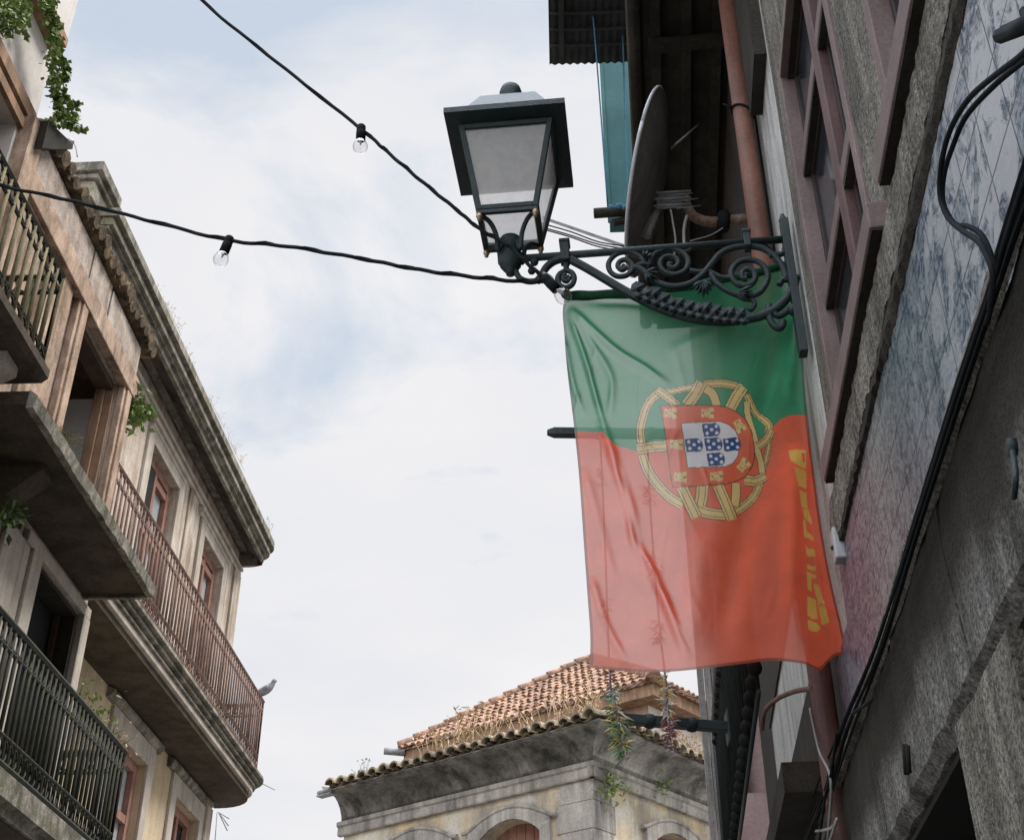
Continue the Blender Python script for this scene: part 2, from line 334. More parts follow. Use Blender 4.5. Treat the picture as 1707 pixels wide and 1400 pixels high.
def flag_mat():
    m, nt, nd, lk, b = nmat('printed_flag_cloth'); out = nd['Material Output']
    at = N(nt, 'ShaderNodeAttribute'); at.attribute_name = 'print'
    pos = N(nt, 'ShaderNodeNewGeometry').outputs['Position']
    n = N(nt, 'ShaderNodeTexNoise', Scale=9.0, Detail=5.0); lk.new(pos, n.inputs['Vector'])
    v = ramp(nt, n.outputs[0], [(.3, g(.86)), (.7, g(1.06))]); col = mixc(nt, 1.0, at.outputs['Color'], v.outputs[0], 'MULTIPLY')
    df = N(nt, 'ShaderNodeBsdfDiffuse'); tr = N(nt, 'ShaderNodeBsdfTranslucent'); tp = N(nt, 'ShaderNodeBsdfTransparent')
    wv = N(nt, 'ShaderNodeTexNoise', Scale=420.0, Detail=2.0); lk.new(pos, wv.inputs['Vector'])
    wr = N(nt, 'ShaderNodeTexNoise', Scale=26.0, Detail=5.0, Roughness=.6); wr.inputs['Distortion'].default_value = 1.2; lk.new(pos, wr.inputs['Vector'])
    b1 = N(nt, 'ShaderNodeBump', Strength=.25, Distance=.002); lk.new(wv.outputs[0], b1.inputs['Height'])
    b2 = N(nt, 'ShaderNodeBump', Strength=.4, Distance=.012); lk.new(wr.outputs[0], b2.inputs['Height']); lk.new(b1.outputs[0], b2.inputs['Normal'])
    lk.new(col, df.inputs[0]); lk.new(col, tr.inputs[0])
    lk.new(b2.outputs[0], df.inputs['Normal']); lk.new(b2.outputs[0], tr.inputs['Normal'])
    tint = mixc(nt, .14, (.96, .96, .96), col); lk.new(tint, tp.inputs[0])
    m1 = N(nt, 'ShaderNodeMixShader'); m1.inputs[0].default_value = .62; lk.new(df.outputs[0], m1.inputs[1]); lk.new(tr.outputs[0], m1.inputs[2])
    lw = N(nt, 'ShaderNodeLayerWeight', Blend=.5); fr = ramp(nt, lw.outputs['Facing'], [(.14, g(.31)), (.55, g(.04))])
    rf = N(nt, 'ShaderNodeBsdfRefraction', Roughness=.75, IOR=1.06); lk.new(tint, rf.inputs[0])
    mt = N(nt, 'ShaderNodeMixShader'); mt.inputs[0].default_value = .55; lk.new(tp.outputs[0], mt.inputs[1]); lk.new(rf.outputs[0], mt.inputs[2])
    m2 = N(nt, 'ShaderNodeMixShader'); lk.new(fr.outputs[0], m2.inputs[0]); lk.new(m1.outputs[0], m2.inputs[1]); lk.new(mt.outputs[0], m2.inputs[2])
    lk.new(m2.outputs[0], out.inputs[0]); return m
M['flag'] = flag_mat()
def azulejo():
    """glazed mottled tiles with dark joints: blue-white with sky reflection painted in at the near end, grey-green, then violet-pink"""
    m, nt, nd, lk, b = nmat('mottled_glazed_tile')
    uv = N(nt, 'ShaderNodeUVMap').outputs[0]
    n1 = N(nt, 'ShaderNodeTexNoise', Scale=30.0, Detail=7.0, Roughness=.78); n1.inputs['Distortion'].default_value = 1.4; lk.new(uv, n1.inputs['Vector'])
    n0 = N(nt, 'ShaderNodeTexNoise', Scale=3.2, Detail=4.0); lk.new(uv, n0.inputs['Vector'])
    sx = N(nt, 'ShaderNodeSeparateXYZ'); lk.new(uv, sx.inputs[0])
    ad = N(nt, 'ShaderNodeMath', operation='MULTIPLY_ADD'); lk.new(n0.outputs[0], ad.inputs[0]); ad.inputs[1].default_value = .5; lk.new(sx.outputs[0], ad.inputs[2])
    mr = N(nt, 'ShaderNodeMapRange'); mr.inputs[1].default_value = -2.2; mr.inputs[2].default_value = .9; lk.new(ad.outputs[0], mr.inputs[0])
    lo = ramp(nt, mr.outputs[0], [(0, (.03, .05, .08)), (.22, (.010, .034, .065)), (.36, (.018, .04, .058)), (.50, (.06, .075, .085)), (.66, (.045, .035, .06)), (.86, (.022, .022, .05))]).outputs[0]
    hi = ramp(nt, mr.outputs[0], [(0, (.20, .222, .245)), (.22, (.135, .16, .18)), (.36, (.105, .13, .14)), (.50, (.19, .21, .205)), (.66, (.19, .155, .17)), (.86, (.125, .108, .135))]).outputs[0]
    sp = ramp(nt, n1.outputs[0], [(.45, g(0)), (.53, g(1))]).outputs[0]
    col = mixc(nt, sp, lo, hi)
    bl = N(nt, 'ShaderNodeTexNoise', Scale=7.0, Detail=6.0, Roughness=.7); bl.inputs['Distortion'].default_value = 1.0; lk.new(uv, bl.inputs['Vector'])
    lim = N(nt, 'ShaderNodeMapRange'); lim.inputs[1].default_value = .37; lim.inputs[2].default_value = .02; lk.new(mr.outputs[0], lim.inputs[0])
    wf = ramp(nt, bl.outputs[0], [(.47, g(0)), (.53, g(.92))]).outputs[0]
    mu = N(nt, 'ShaderNodeMath', operation='MULTIPLY'); lk.new(wf, mu.inputs[0]); lk.new(lim.outputs[0], mu.inputs[1])
    col = mixc(nt, mu.outputs[0], col, (.34, .35, .365))  # pale blotches paint the sky's reflection into the tile colour
    br = N(nt, 'ShaderNodeTexBrick', Scale=1.0); br.offset = 0.0; lk.new(uv, br.inputs['Vector'])
    br.inputs['Color1'].default_value = br.inputs['Color2'].default_value = (1, 1, 1, 1); br.inputs['Mortar'].default_value = (.25, .27, .29, 1)
    br.inputs['Mortar Size'].default_value = .0028; br.inputs['Brick Width'].default_value = .155; br.inputs['Row Height'].default_value = .155
    col = mixc(nt, 1.0, col, br.outputs[0], 'MULTIPLY'); lk.new(col, b.inputs['Base Color'])
    b.inputs['Roughness'].default_value = .38; b.inputs['Specular IOR Level'].default_value = .2
    bp = N(nt, 'ShaderNodeBump', Strength=.25, Distance=.006); lk.new(n1.outputs[0], bp.inputs['Height']); lk.new(bp.outputs[0], b.inputs['Normal'])
    return m
M['azulejo'] = azulejo()

# ------------------------------------------------------------------ planes of the street
L = Wall(-4.3, 0, 0, 1)            # near left houses (a = y)
FH = Wall(-6.0, 15.0, 1.2, 1)      # corner house set back on the left
RW = Wall(1.0, 4.08, 4.2, -1)      # house on the right
AR = Wall(1.0, 4.08, 94.2, 1)      # plane of the lamp bracket, square to the right wall
FL = Wall(1.0, 4.16, 94.2, 1)      # flag hangs just behind it
CORNER = onY(986, 1275, 26.0)
CL = Wall(CORNER.x, CORNER.y, -54, -1); CR = Wall(CORNER.x, CORNER.y, 38, 1)

# ------------------------------------------------------------------ ground
def sheet(name, x0, x1, y0, y1, z, m):
    return tag(MB().poly([(x0, y0, z), (x1, y0, z), (x1, y1, z), (x0, y1, z)]).build(name, m), kind='structure')
sheet('ground', -600, 600, -600, 1200, 0, M['ground'])
sheet('street', -3.4, .5, -20, 22, .004, M['asphalt'])
tag(MB().box(-4.3, -3.4, -20, 10.6, .002, .12).build('pavement', M['ground']), kind='structure')

# ------------------------------------------------------------------ plants
def scatter_leaves(mb, path, n, spread, L_, w_, droop=.5):
    for i in range(n):
        t = random.random()*(len(path)-1); k = int(t); p = Vector(path[k]).lerp(Vector(path[min(k+1, len(path)-1)]), t-k)
        p += Vector((random.gauss(0, spread), random.gauss(0, spread), random.gauss(0, spread)))
        d = Vector((random.uniform(-1, 1), random.uniform(-1, 1), random.uniform(-1, .6)-droop))
        s = random.uniform(.6, 1.25); mb.leaf(p, d, (random.uniform(-1, 1), random.uniform(-1, 1), 1), L_*s, w_*s)
def ivy(name, label, stems, n, spread, L_=.055, w_=.05):
    t = thing(name, label, 'plant', stems[0][0])
    s = MB(); lf = MB()
    for st in stems:
        p = catmull(st, 4); s.tube(p, .004, 4)
        scatter_leaves(lf, p, int(n*len(p)/20), spread, L_, w_)
    s.build('stem', M['leafdk'], t); lf.build('foliage', M['leaf'], t); return t
def fern(label, p, n=9, L_=.28, m='leaf', mix=None, group=None):
    t = thing('fern', label, 'plant', p, group); a = MB(); b = MB(); p = Vector(p)
    for i in range(n):
        ang = 2*math.pi*i/n+random.uniform(-.3, .3); d = Vector((math.cos(ang)*.7, math.sin(ang)*.7, random.uniform(.5, 1.1))).normalized()
        mb = b if (mix and i % 3 == 0) else a; pts = []
        for k in range(7):
            q = p+d*L_*k/6-Vector((0, 0, L_*.5*(k/6)**2)); pts.append(q)
        mb.tube(pts, .003, 3)
        for k in range(1, 7):
            sd = d.cross(Vector((0, 0, 1))).normalized(); w = L_*.26*(1-k/7.5)
            for s in (-1, 1): mb.leaf(pts[k], sd*s+d*.5, (0, 0, 1), w, w*.34)
    a.build('fronds', M[m], t)
    if mix: b.build('fronds', M[mix], t)
    return t
def tuft(name, label, pts, n, h, m, group=None, lean=.35, head=True, wall=None):
    t = thing(name, label, 'plant', pts[0], group); a = MB()
    for i in range(n):
        q = random.random()*(len(pts)-1); k = min(int(q), len(pts)-2) if len(pts) > 1 else 0
        p = Vector(pts[k]).lerp(Vector(pts[min(k+1, len(pts)-1)]), q-k)
        hh = h*random.uniform(.4, 1.1); d = Vector((random.gauss(0, lean), random.gauss(0, lean), 1)).normalized()
        e = p+d*hh; mid = p+d*hh*.55+Vector((random.gauss(0, .06), random.gauss(0, .06), 0))*h
        a.tube([p, mid, e], [h*.016, h*.012, h*.006], 3)
        if head:
            for j in range(3): a.leaf(e+Vector((random.gauss(0, .05), random.gauss(0, .05), random.gauss(0, .04)))*h, (random.gauss(0, 1), random.gauss(0, 1), random.uniform(0, 1)), (0, 0, 1), h*.16, h*.07)
        for j in range(2): a.leaf(p+d*hh*random.uniform(.2, .8), (random.gauss(0, 1), random.gauss(0, 1), random.uniform(-.2, .8)), (0, 0, 1), h*.2, h*.035)
    a.tube([Vector(p) for p in pts], [h*.02]*len(pts), 4)
    a.build('blades', M[m], t); return t
def bush(label, pts, n, spread, L_, m='leaf', name='wild_shrub'):
    t = thing(name, label, 'plant', pts[0]); s = MB(); lf = MB()
    for p in pts:
        p = Vector(p)
        for j in range(4): s.tube([p, p+Vector((random.gauss(0, spread), random.gauss(0, spread), spread*random.uniform(.6, 1.8)))], .005, 4)
    scatter_leaves(lf, pts, n, spread, L_, L_*.5, 0)
    s.build('stem', M['leafdk'], t); lf.build('foliage', M[m], t); return t

# ------------------------------------------------------------------ railings
def railing(W, path, z0, z1, step, br, m_bar, m_rail, parent, scroll=True, flat=1.0, band=.16, rail_w=.02):
    """balusters, rails and a scroll band between the two upper rails, along a plan path [(a,off)]"""
    segs = [(path[i], path[i+1]) for i in range(len(path)-1)]
    bars = MB(); rails = MB(); orn = MB()
    for (p, q) in segs:
        Ls = math.hypot(q[0]-p[0], q[1]-p[1]); n = max(1, int(round(Ls/step)))
        for i in range(n+1):
            a, o = p[0]+(q[0]-p[0])*i/n, p[1]+(q[1]-p[1])*i/n
            bars.tube([W.pt(a, z0+.02, o), W.pt(a, (z0+z1)/2, o), W.pt(a, z1-.01, o)], br, 6, True, flat)
            if scroll and i < n:
                for zc, hh in ((z1-band/2, band*.40), (z0+band/2, band*.40)):
                    am, om = p[0]+(q[0]-p[0])*(i+.5)/n, p[1]+(q[1]-p[1])*(i+.5)/n
                    ux, uy = (q[0]-p[0])/Ls, (q[1]-p[1])/Ls; rr = min(step*.42, hh)
                    orn.tube([W.pt(am+ux*rr*math.cos(t), zc+hh*math.sin(t), om+uy*rr*math.cos(t)) for t in [k*math.pi/4 for k in range(9)]], br*.55, 4)
    for z, w in ((z1, rail_w*1.3), (z1-band, rail_w*.7), (z0+band, rail_w*.7), (z0, rail_w)):
        for (p, q) in segs:
            rails.tube([W.pt(p[0], z, p[1]), W.pt(q[0], z, q[1])], w, 6, False)
    rails.build('rail', m_rail, parent); bars.build('baluster', m_bar, parent)
    if scroll: orn.build('scroll_band', m_rail, parent)

def window(W, a0, a1, z0, z1, o, mf, mg, house, fw=.07, mull=1, bars=(.6,), depth=.05, name='window', paneoff=-.02):
    """a framed window: the window part, with frame bars and the pane as its sub-parts"""
    fr = MB()
    fr.wbox(W, a0, a0+fw, z0, z1, o, o+depth); fr.wbox(W, a1-fw, a1, z0, z1, o, o+depth)
    fr.wbox(W, a0+fw, a1-fw, z1-fw, z1, o, o+depth); fr.wbox(W, a0+fw, a1-fw, z0, z0+fw, o, o+depth)
    w = fr.build(name, mf, house)
    gb = MB()
    for i in range(mull):
        am = a0+(a1-a0)*(i+1)/(mull+1); gb.wbox(W, am-fw*.4, am+fw*.4, z0+fw, z1-fw, o+.004, o+depth-.006)
    for t in bars:
        zm = z0+(z1-z0)*t; gb.wbox(W, a0+fw, a1-fw, zm-fw*.4, zm+fw*.4, o+.007, o+depth-.009)
    gb.build('glazing_bar', mf, w)
    MB().wbox(W, a0+fw*.5, a1-fw*.5, z0+fw*.5, z1-fw*.5, o+paneoff, o+paneoff+.012).build('pane', mg, w)
    return w

# ================================================================== LEFT: nearest white house
nh = thing('row_house', 'white plastered row house with ivy on its eave at upper left corner', 'house', L.pt(6.0, 0, 0))
NA0, NA1 = 3.2, 7.56
mb = MB(); wall_holes(mb, L, NA0, NA1, 0, 10.36, [(5.9, 7.30, 6.98, 9.30)], -.35, 0)
mb.build('wall', M['white'], nh)
MB().wbox(L, NA0, NA1-.12, 10.36, 10.46, -.5, .16).wbox(L, NA0, NA1+.05, 10.465, 11.4, -.5, .05).build('eave_board', M['timber'], nh)
MB().wbox(L, 7.25, NA1+.02, 10.47, 11.6, -.3, .07).build('parapet', M['white'], nh)
lt = MB(); lt.wbox(L, 5.6, NA1-.10, 9.44, 9.575, .002, .055); lt.build('lintel_board', M['timber'], nh)
MB().wbox(L, 5.7, 7.36, 9.29, 9.385, .002, .045).build('lintel_board', M['timber'], nh)
MB().wbox(L, 7.34, 7.56, 6.9, 9.44, .002, .12).build('door_post', M['pink'], nh)
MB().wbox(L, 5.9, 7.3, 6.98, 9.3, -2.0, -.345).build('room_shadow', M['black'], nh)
window(L, 5.92, 7.28, 7.0, 9.28, -.2, M['timber'], M['glass'], nh, .11, 1, (.35, .7))
# near balcony
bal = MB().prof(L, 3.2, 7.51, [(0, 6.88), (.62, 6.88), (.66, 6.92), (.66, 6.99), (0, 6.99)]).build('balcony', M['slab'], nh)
railing(L, [(3.2, .60), (7.48, .60), (7.48, .05)], 7.0, 7.84, .118, .019, M['bars_mossy'], M['iron_green'], bal, True, 1.0, .15)
MB().prof(L, 7.1, 7.32, [(0, 6.55), (.2, 6.6), (.42, 6.74), (.52, 6.80), (.52, 6.876), (0, 6.876)]).build('corbel', M['fh_stone'], nh)

# ================================================================== LEFT: middle house with pink stone door frames
mh = thing('row_house', 'row house with pink stone door frames and long mossy balcony slabs', 'house', L.pt(9.1, 0, 0))
A0, A1 = 7.58, 10.66
D1 = (9.2, 10.36, 6.74, 8.83); D2 = (9.42, 10.50, 4.2, 6.44); D3 = (7.55, 8.55, 4.2, 6.3)
mb = MB(); wall_holes(mb, L, A0, A1, 0, 8.84, [D1, D2, (7.75, 8.55, 4.2, 6.30)], -.20, 0); mb.wbox(L, A0, A1, 8.84, 9.62, -.20, 0); mb.build('wall', M['frieze'], mh)
sur = MB()
for a0, a1 in ((8.98, 9.2), (10.36, 10.58)):
    sur.wbox(L, a0, a1, 6.74, 8.83, .002, .07); sur.wbox(L, a0+.05, a1-.05, 6.76, 8.82, .07, .095)
sur.wbox(L, 7.6, 8.10, 6.9, 8.83, .002, .06); sur.wbox(L, 8.3, 8.86, 6.9, 8.83, .002, .05)
sur.build('door_surround', M['pink'], mh, .008)
MB().wbox(L, 7.58, 10.64, 8.832, 9.08, .002, .10).build('architrave', M['pink'], mh, .01)
MB().wbox(L, 7.58, 10.64, 9.086, 9.13, .002, .045).build('dark_joint', M['darkwood'], mh)
fz = MB()
for a0, a1 in ((7.62, 9.06), (9.09, 9.62), (9.66, 10.62)): fz.wbox(L, a0, a1, 9.135, 9.50-random.uniform(0, .05), .002, .06)
fz.build('frieze_panel', M['frieze'], mh, .006)
# eave of lichened barrel tiles
et = MB(); a = 7.62
while a < 10.9:
    j = random.uniform(-.03, .03); et.tube([L.pt(a+j*.4, 9.57+random.uniform(-.025, .02), .15+j), L.pt(a, 9.72, -.4), L.pt(a, 9.9, -1.2)], .07*random.uniform(.85, 1.1), 8); a += .13+random.uniform(-.012, .02)
et.wbox(L, 7.6, 10.85, 9.52, 9.57, -1.2, .10)
et.build('roof', M['nearuptile'], mh)
# rooms and doors
rm = MB(); rm.wbox(L, 9.0, 11.0, 6.7, 8.95, -1.62, -1.55); rm.wbox(L, 10.62, 10.66, 6.7, 8.9, -1.55, -.203); rm.build('room_wall', M['room'], mh)
MB().wbox(L, 9.0, 10.62, 8.86, 8.9, -1.55, -.203).build('room_ceiling', M['darkwood'], mh)
MB().wbox(L, 9.0, 10.62, 6.66, 6.7, -1.55, -.203).wbox(L, 8.96, 9.0, 6.7, 8.86, -1.55, -.203).build('room_floor', M['darkwood'], mh)
MB().wbox(L, 10.30, 10.358, 6.75, 8.82, -.195, -.10).wbox(L, 10.325, 10.359, 6.75, 8.82, -.098, -.02).build('door_leaf', M['timber'], mh, .006)
MB().wbox(L, 9.203, 10.357, 8.76, 8.828, -.195, -.03).build('door_head', M['darkwood'], mh)
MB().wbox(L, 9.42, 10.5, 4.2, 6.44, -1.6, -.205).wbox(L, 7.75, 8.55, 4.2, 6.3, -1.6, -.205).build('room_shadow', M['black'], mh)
s2 = MB()
for a0, a1, o in ((9.22, 9.42, .06), (10.5, 10.66, .06), (9.08, 9.21, .03), (8.7, 9.06, .04)): s2.wbox(L, a0, a1, 4.2, 6.44, .002, o)
s2.wbox(L, 9.08, 10.66, 6.443, 6.55, .002, .055)
s2.build('door_surround', M['fh_stone'], mh, .008)
MB().wbox(L, 9.44, 9.50, 4.25, 6.4, -.19, -.14).wbox(L, 10.42, 10.48, 4.25, 6.4, -.19, -.14).build('door_frame', M['darkwood'], mh)
MB().wbox(L, 10.455, 10.499, 4.21, 6.43, -.195, -.004).wbox(L, 9.43, 10.45, 6.40, 6.439, -.195, -.004).build('door_lining', M['soot_shade'], mh)
window(L, 7.76, 8.54, 4.2, 6.28, -.15, M['darkwood'], M['glass'], mh, .08, 1, (.5,))
# long slab of the upper floor: dark stained underside and a mossy face
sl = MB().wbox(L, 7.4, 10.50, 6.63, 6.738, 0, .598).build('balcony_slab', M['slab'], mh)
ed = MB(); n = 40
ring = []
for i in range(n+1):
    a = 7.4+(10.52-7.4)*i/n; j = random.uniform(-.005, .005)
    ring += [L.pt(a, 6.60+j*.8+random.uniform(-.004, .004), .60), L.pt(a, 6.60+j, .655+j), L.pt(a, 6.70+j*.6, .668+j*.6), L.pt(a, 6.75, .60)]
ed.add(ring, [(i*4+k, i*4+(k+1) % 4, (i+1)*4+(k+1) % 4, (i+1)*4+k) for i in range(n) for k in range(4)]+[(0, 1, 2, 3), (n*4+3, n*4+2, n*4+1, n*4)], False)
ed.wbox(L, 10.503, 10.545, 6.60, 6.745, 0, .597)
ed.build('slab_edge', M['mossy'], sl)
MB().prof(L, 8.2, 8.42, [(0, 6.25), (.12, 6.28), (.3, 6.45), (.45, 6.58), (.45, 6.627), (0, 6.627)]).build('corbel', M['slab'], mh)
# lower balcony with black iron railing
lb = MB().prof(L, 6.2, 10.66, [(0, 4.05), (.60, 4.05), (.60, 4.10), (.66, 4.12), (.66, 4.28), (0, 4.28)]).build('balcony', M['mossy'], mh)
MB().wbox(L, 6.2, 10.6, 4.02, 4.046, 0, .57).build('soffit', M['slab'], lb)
railing(L, [(6.2, .60), (10.60, .60), (10.60, .05)], 4.34, 5.20, .092, .0155, M['iron_green'], M['iron_green'], lb, True, 1.0, .17, .022)
# soot-black awning and white flashing above the party wall
aw = thing('metal_awning', 'small black metal hood with torn white edge beside the white wall', 'awning', L.pt(7.8, 9.7, 0))
_o = [(82, 201), (97, 217), (122, 241), (121, 249), (95, 249), (70, 247)]
MB().add([L.px(u, v, .2) for u, v in _o]+[L.px(u, v, .2)+Vector((-.2, .05, .03)) for u, v in _o], [(0, 1, 2, 3, 4, 5), (11, 10, 9, 8, 7, 6)]+[(i, (i+1) % 6, (i+1) % 6+6, i+6) for i in range(6)]).build('hood', M['soot_shade'], aw)
MB().tube(catmull([onY(98, 237, 8.6), onY(106, 240, 8.6), onY(114, 233, 8.6), onY(121, 238, 8.6)], 4), .022, 6).build('torn_edge', M['white'], aw)
MB().tube(catmull([onY(108, 233, 8.7), onY(118, 233, 8.7), onY(126, 245, 8.7), onY(129, 262, 8.7)], 4), .006, 5).build('hoop', M['steel'], aw)

# ================================================================== LEFT: corner house with heavy cornice
fh = thing('corner_house', 'corner house with heavy moulded cornice and rusty iron balcony on the left', 'house', FH.pt(2, 0, 0))
W1 = (1.05, 2.42, 8.4, 11.75); W2 = (3.95, 5.22, 8.4, 11.75); V1 = (1.55, 2.93, 4.6, 7.5); V2 = (4.4, 5.74, 4.6, 7.5)
B0 = -4.4; B1 = 6.25
mb = MB(); wall_holes(mb, FH, B0, B1, 8.0, 12.72, [W1, W2], -.4, 0); mb.build('upper_wall', M['fh_white'], fh)
mb = MB(); wall_holes(mb, FH, B0, B1, 0, 7.997, [V1, V2], -.4, 0); mb.build('lower_wall', M['fh_cream'], fh)
MB().wbox(FH, B0, B1-.01, 0, 12.7, -6, -3).wbox(FH, B1-.4, B1-.005, 0, 12.72, -3, -.402).build('rear_wall', M['fh_cream'], fh)
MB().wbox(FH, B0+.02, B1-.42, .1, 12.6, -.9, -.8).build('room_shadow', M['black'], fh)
# cornice: cove soffit, stacked mouldings, parapet
def wrap(W, prs, a0, a1, name, m, house):
    MB().prof(W, a0, a1, prs).build(name, m, house)
cn = MB()
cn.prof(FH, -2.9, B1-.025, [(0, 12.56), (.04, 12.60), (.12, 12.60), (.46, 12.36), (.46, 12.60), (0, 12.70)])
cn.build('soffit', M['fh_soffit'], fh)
cm = MB()
for o0, z0, z1 in ((.50, 12.31, 12.40), (.545, 12.405, 12.45), (.60, 12.455, 12.54), (.57, 12.545, 12.58), (.66, 12.585, 12.71)):
    e = B1-.20+o0*.5; r = .3
    ol = [(-2.8-o0*.3, -.3), (-2.8-o0*.3, o0), (e-r, o0)]+[(e-r+r*math.sin(t), o0-r+r*math.cos(t)) for t in [k*math.pi/12 for k in range(1, 7)]]+[(e, -.3)]
    if z0 < 12.58: ol = [(-2.8-o0*.3, .44), (-2.8-o0*.3, o0), (e-r, o0)]+[(e-r+r*math.sin(t), o0-r+r*math.cos(t)) for t in [k*math.pi/12 for k in range(1, 7)]]+[(e, -.3), (B1-.02, -.3), (B1-.02, .44)]
    cm.plan(FH, ol, z0, z1)
cm.build('cornice', M['fh_corn'], fh)
pp = MB()
pp.wbox(FH, -3.0, 5.2, 12.713, 13.02, -.15, .25); pp.wbox(FH, -3.05, 5.25, 13.023, 13.08, -.2, .29); pp.wbox(FH, -3.1, 5.32, 13.083, 13.20, -.25, .36); pp.wbox(FH, -2.3, 5.22, 12.80, 12.84, .252, .28)
pp.build('parapet', M['fh_corn'], fh, .015)
pd = MB(); pd.wbox(FH, -3.22, -2.72, 12.713, 12.98, -1.1, .36); pd.wbox(FH, -3.27, -2.66, 12.983, 13.06, -1.15, .41); pd.wbox(FH, -3.32, -2.6, 13.063, 13.22, -1.2, .47)
pd.build('pedestal', M['fh_corn'], fh, .015)
st = MB(); st.wbox(FH, B0, B1, 12.10, 12.17, .002, .06); st.wbox(FH, B0, B1+.02, 12.20, 12.26, .002, .09)
for a0, a1 in ((.82, 2.70), (3.55, 5.55)): st.wbox(FH, a0, a1, 12.02, 12.085, .002, .10); st.wbox(FH, a0+.05, a1-.05, 11.95, 12.018, .002, .06)
st.build('string_course', M['fh_stone'], fh, .006)
pil = MB(); pil.wbox(FH, 5.85, 6.27, 8.3, 12.09, .002, .07); pil.wbox(FH, 5.55, 5.83, 8.3, 12.09, .002, .03); pil.wbox(FH, 3.0, 3.42, 8.3, 12.09, .002, .035); pil.wbox(FH, 5.95, 6.3, 0, 7.84, .002, .08)
pil.build('pilaster', M['fh_white'], fh, .008)
ar = MB()
for w in (W1, W2):
    ar.wbox(FH, w[0]-.24, w[0], 8.4, 11.95, .002, .05); ar.wbox(FH, w[1], w[1]+.24, 8.4, 11.95, .002, .05); ar.wbox(FH, w[0], w[1], w[3], 11.948, .002, .048)
for w in (V1, V2):
    ar.wbox(FH, w[0]-.26, w[0], 4.6, 7.80, .002, .05); ar.wbox(FH, w[1], w[1]+.26, 4.6, 7.80, .002, .05); ar.wbox(FH, w[0], w[1], w[3], 7.798, .002, .048)
ar.build('window_surround', M['fh_stone'], fh, .008)
hd = MB()
for a0, a1 in ((1.02, 3.36), (3.86, 6.2)):
    hd.prof(FH, a0, a1, [(.0, 7.80), (.06, 7.80), (.07, 7.83), (.11, 7.86), (.11, 7.91), (.0, 7.95)])
hd.build('window_hood', M['fh_corn'], fh)
for w, bars in ((W1, (.28, .66, .93)), (W2, (.28, .66, .93))): window(FH, w[0], w[1], w[2], w[3], -.18, M['redwood'], M['paleglass'], fh, .13, 1, bars, .08)
for w in (V1, V2): window(FH, w[0], w[1], w[2], w[3], -.18, M['redwood'], M['glass'] if w is V2 else M['paleglass'], fh, .14, 1, (.45, .72), .08)
MB().wbox(FH, 1.20, 1.66, 10.72, 11.6, -.19, -.094).build('missing_pane', M['black'], fh)
# balcony
def rounded(o, e, r, k=7): return [(-4.2, 0), (-4.2, o), (e-r, o)]+[(e-r+r*math.sin(t), o-r+r*math.cos(t)) for t in [i*math.pi/2/k for i in range(1, k+1)]]+[(e, 0)]
sb = MB().plan(FH, rounded(.70, 6.62, .62), 7.96, 8.055).build('balcony', M['slab'], fh)
MB().plan(FH, rounded(.76, 6.68, .66), 8.058, 8.14).build('fascia', M['fh_stone'], sb, .01)
em = MB()
for o, z0, z1 in ((.80, 8.143, 8.18), (.77, 8.182, 8.215), (.84, 8.217, 8.26), (.81, 8.262, 8.28), (.90, 8.282, 8.335)): em.plan(FH, rounded(o, 5.92+o, .7), z0, z1)
em.build('edge_moulding', M['fh_corn'], sb, .006)
railing(FH, [(-2.5, .84), (5.86, .84), (5.98, .74), (6.0, -.6)], 8.40, 9.53, .135, .017, M['rust'], M['rust'], sb, True, 1.0, .2, .024)

# ================================================================== CENTRE: house at the end of the street
cb = thing('corner_house', 'ochre house with hipped clay tile roof closing the street behind the flag', 'house', (CORNER.x, CORNER.y, 0))
a_l = CL.hit(575, 1370)[0]; zl = CORNER.z; a_r = 6.2
AL = [CL.hit(800-0, 1390)[0], CL.hit(905, 1372)[0]]
def arch(a0, a1, zs, rise, n=10):
    return [(a0+(a1-a0)*i/n, zs+rise*math.sin(math.pi*i/n)**.8) for i in range(n+1)]
aw0, aw1 = CL.hit(800, 1392)[0], CL.hit(904, 1376)[0]
zc = CL.hit(857, 1364)[1]
bw0, bw1 = CL.hit(645, 1420)[0], CL.hit(742, 1405)[0]; zb = CL.hit(690, 1402)[1]
cw0, cw1 = CR.hit(1085, 1398)[0], CR.hit(1165, 1420)[0]; zd = CR.hit(1115, 1386)[1]
def facade(W, a0, a1, z1, wins, name, m):
    mb = MB()
    holes = [(min(p, q), max(p, q), 0.8, zt) for p, q, zt in wins]
    wall_holes(mb, W, min(a0, a1), max(a0, a1), 0, z1, holes, -.5, 0)
    for p, q, zt in wins:   # spandrels that turn the square head into a low arch
        p, q = min(p, q), max(p, q); top = arch(p, q, zt-.38, .36)
        for i in range(len(top)-1):
            mb.hexa([W.pt(top[i][0], top[i][1], -.5), W.pt(top[i+1][0], top[i+1][1], -.5), W.pt(top[i+1][0], top[i+1][1], -.003), W.pt(top[i][0], top[i][1], -.003),
                     W.pt(top[i][0], zt+.002, -.5), W.pt(top[i+1][0], zt+.002, -.5), W.pt(top[i+1][0], zt+.002, -.003), W.pt(top[i][0], zt+.002, -.003)])
    mb.build(name, m, cb)
facade(CL, a_l, 0, zl, [(aw0, aw1, zc), (bw0, bw1, zb)], 'wall', M['ochre'])
facade(CR, 0, a_r, zl, [(cw0, cw1, zd)], 'wall', M['ochre'])
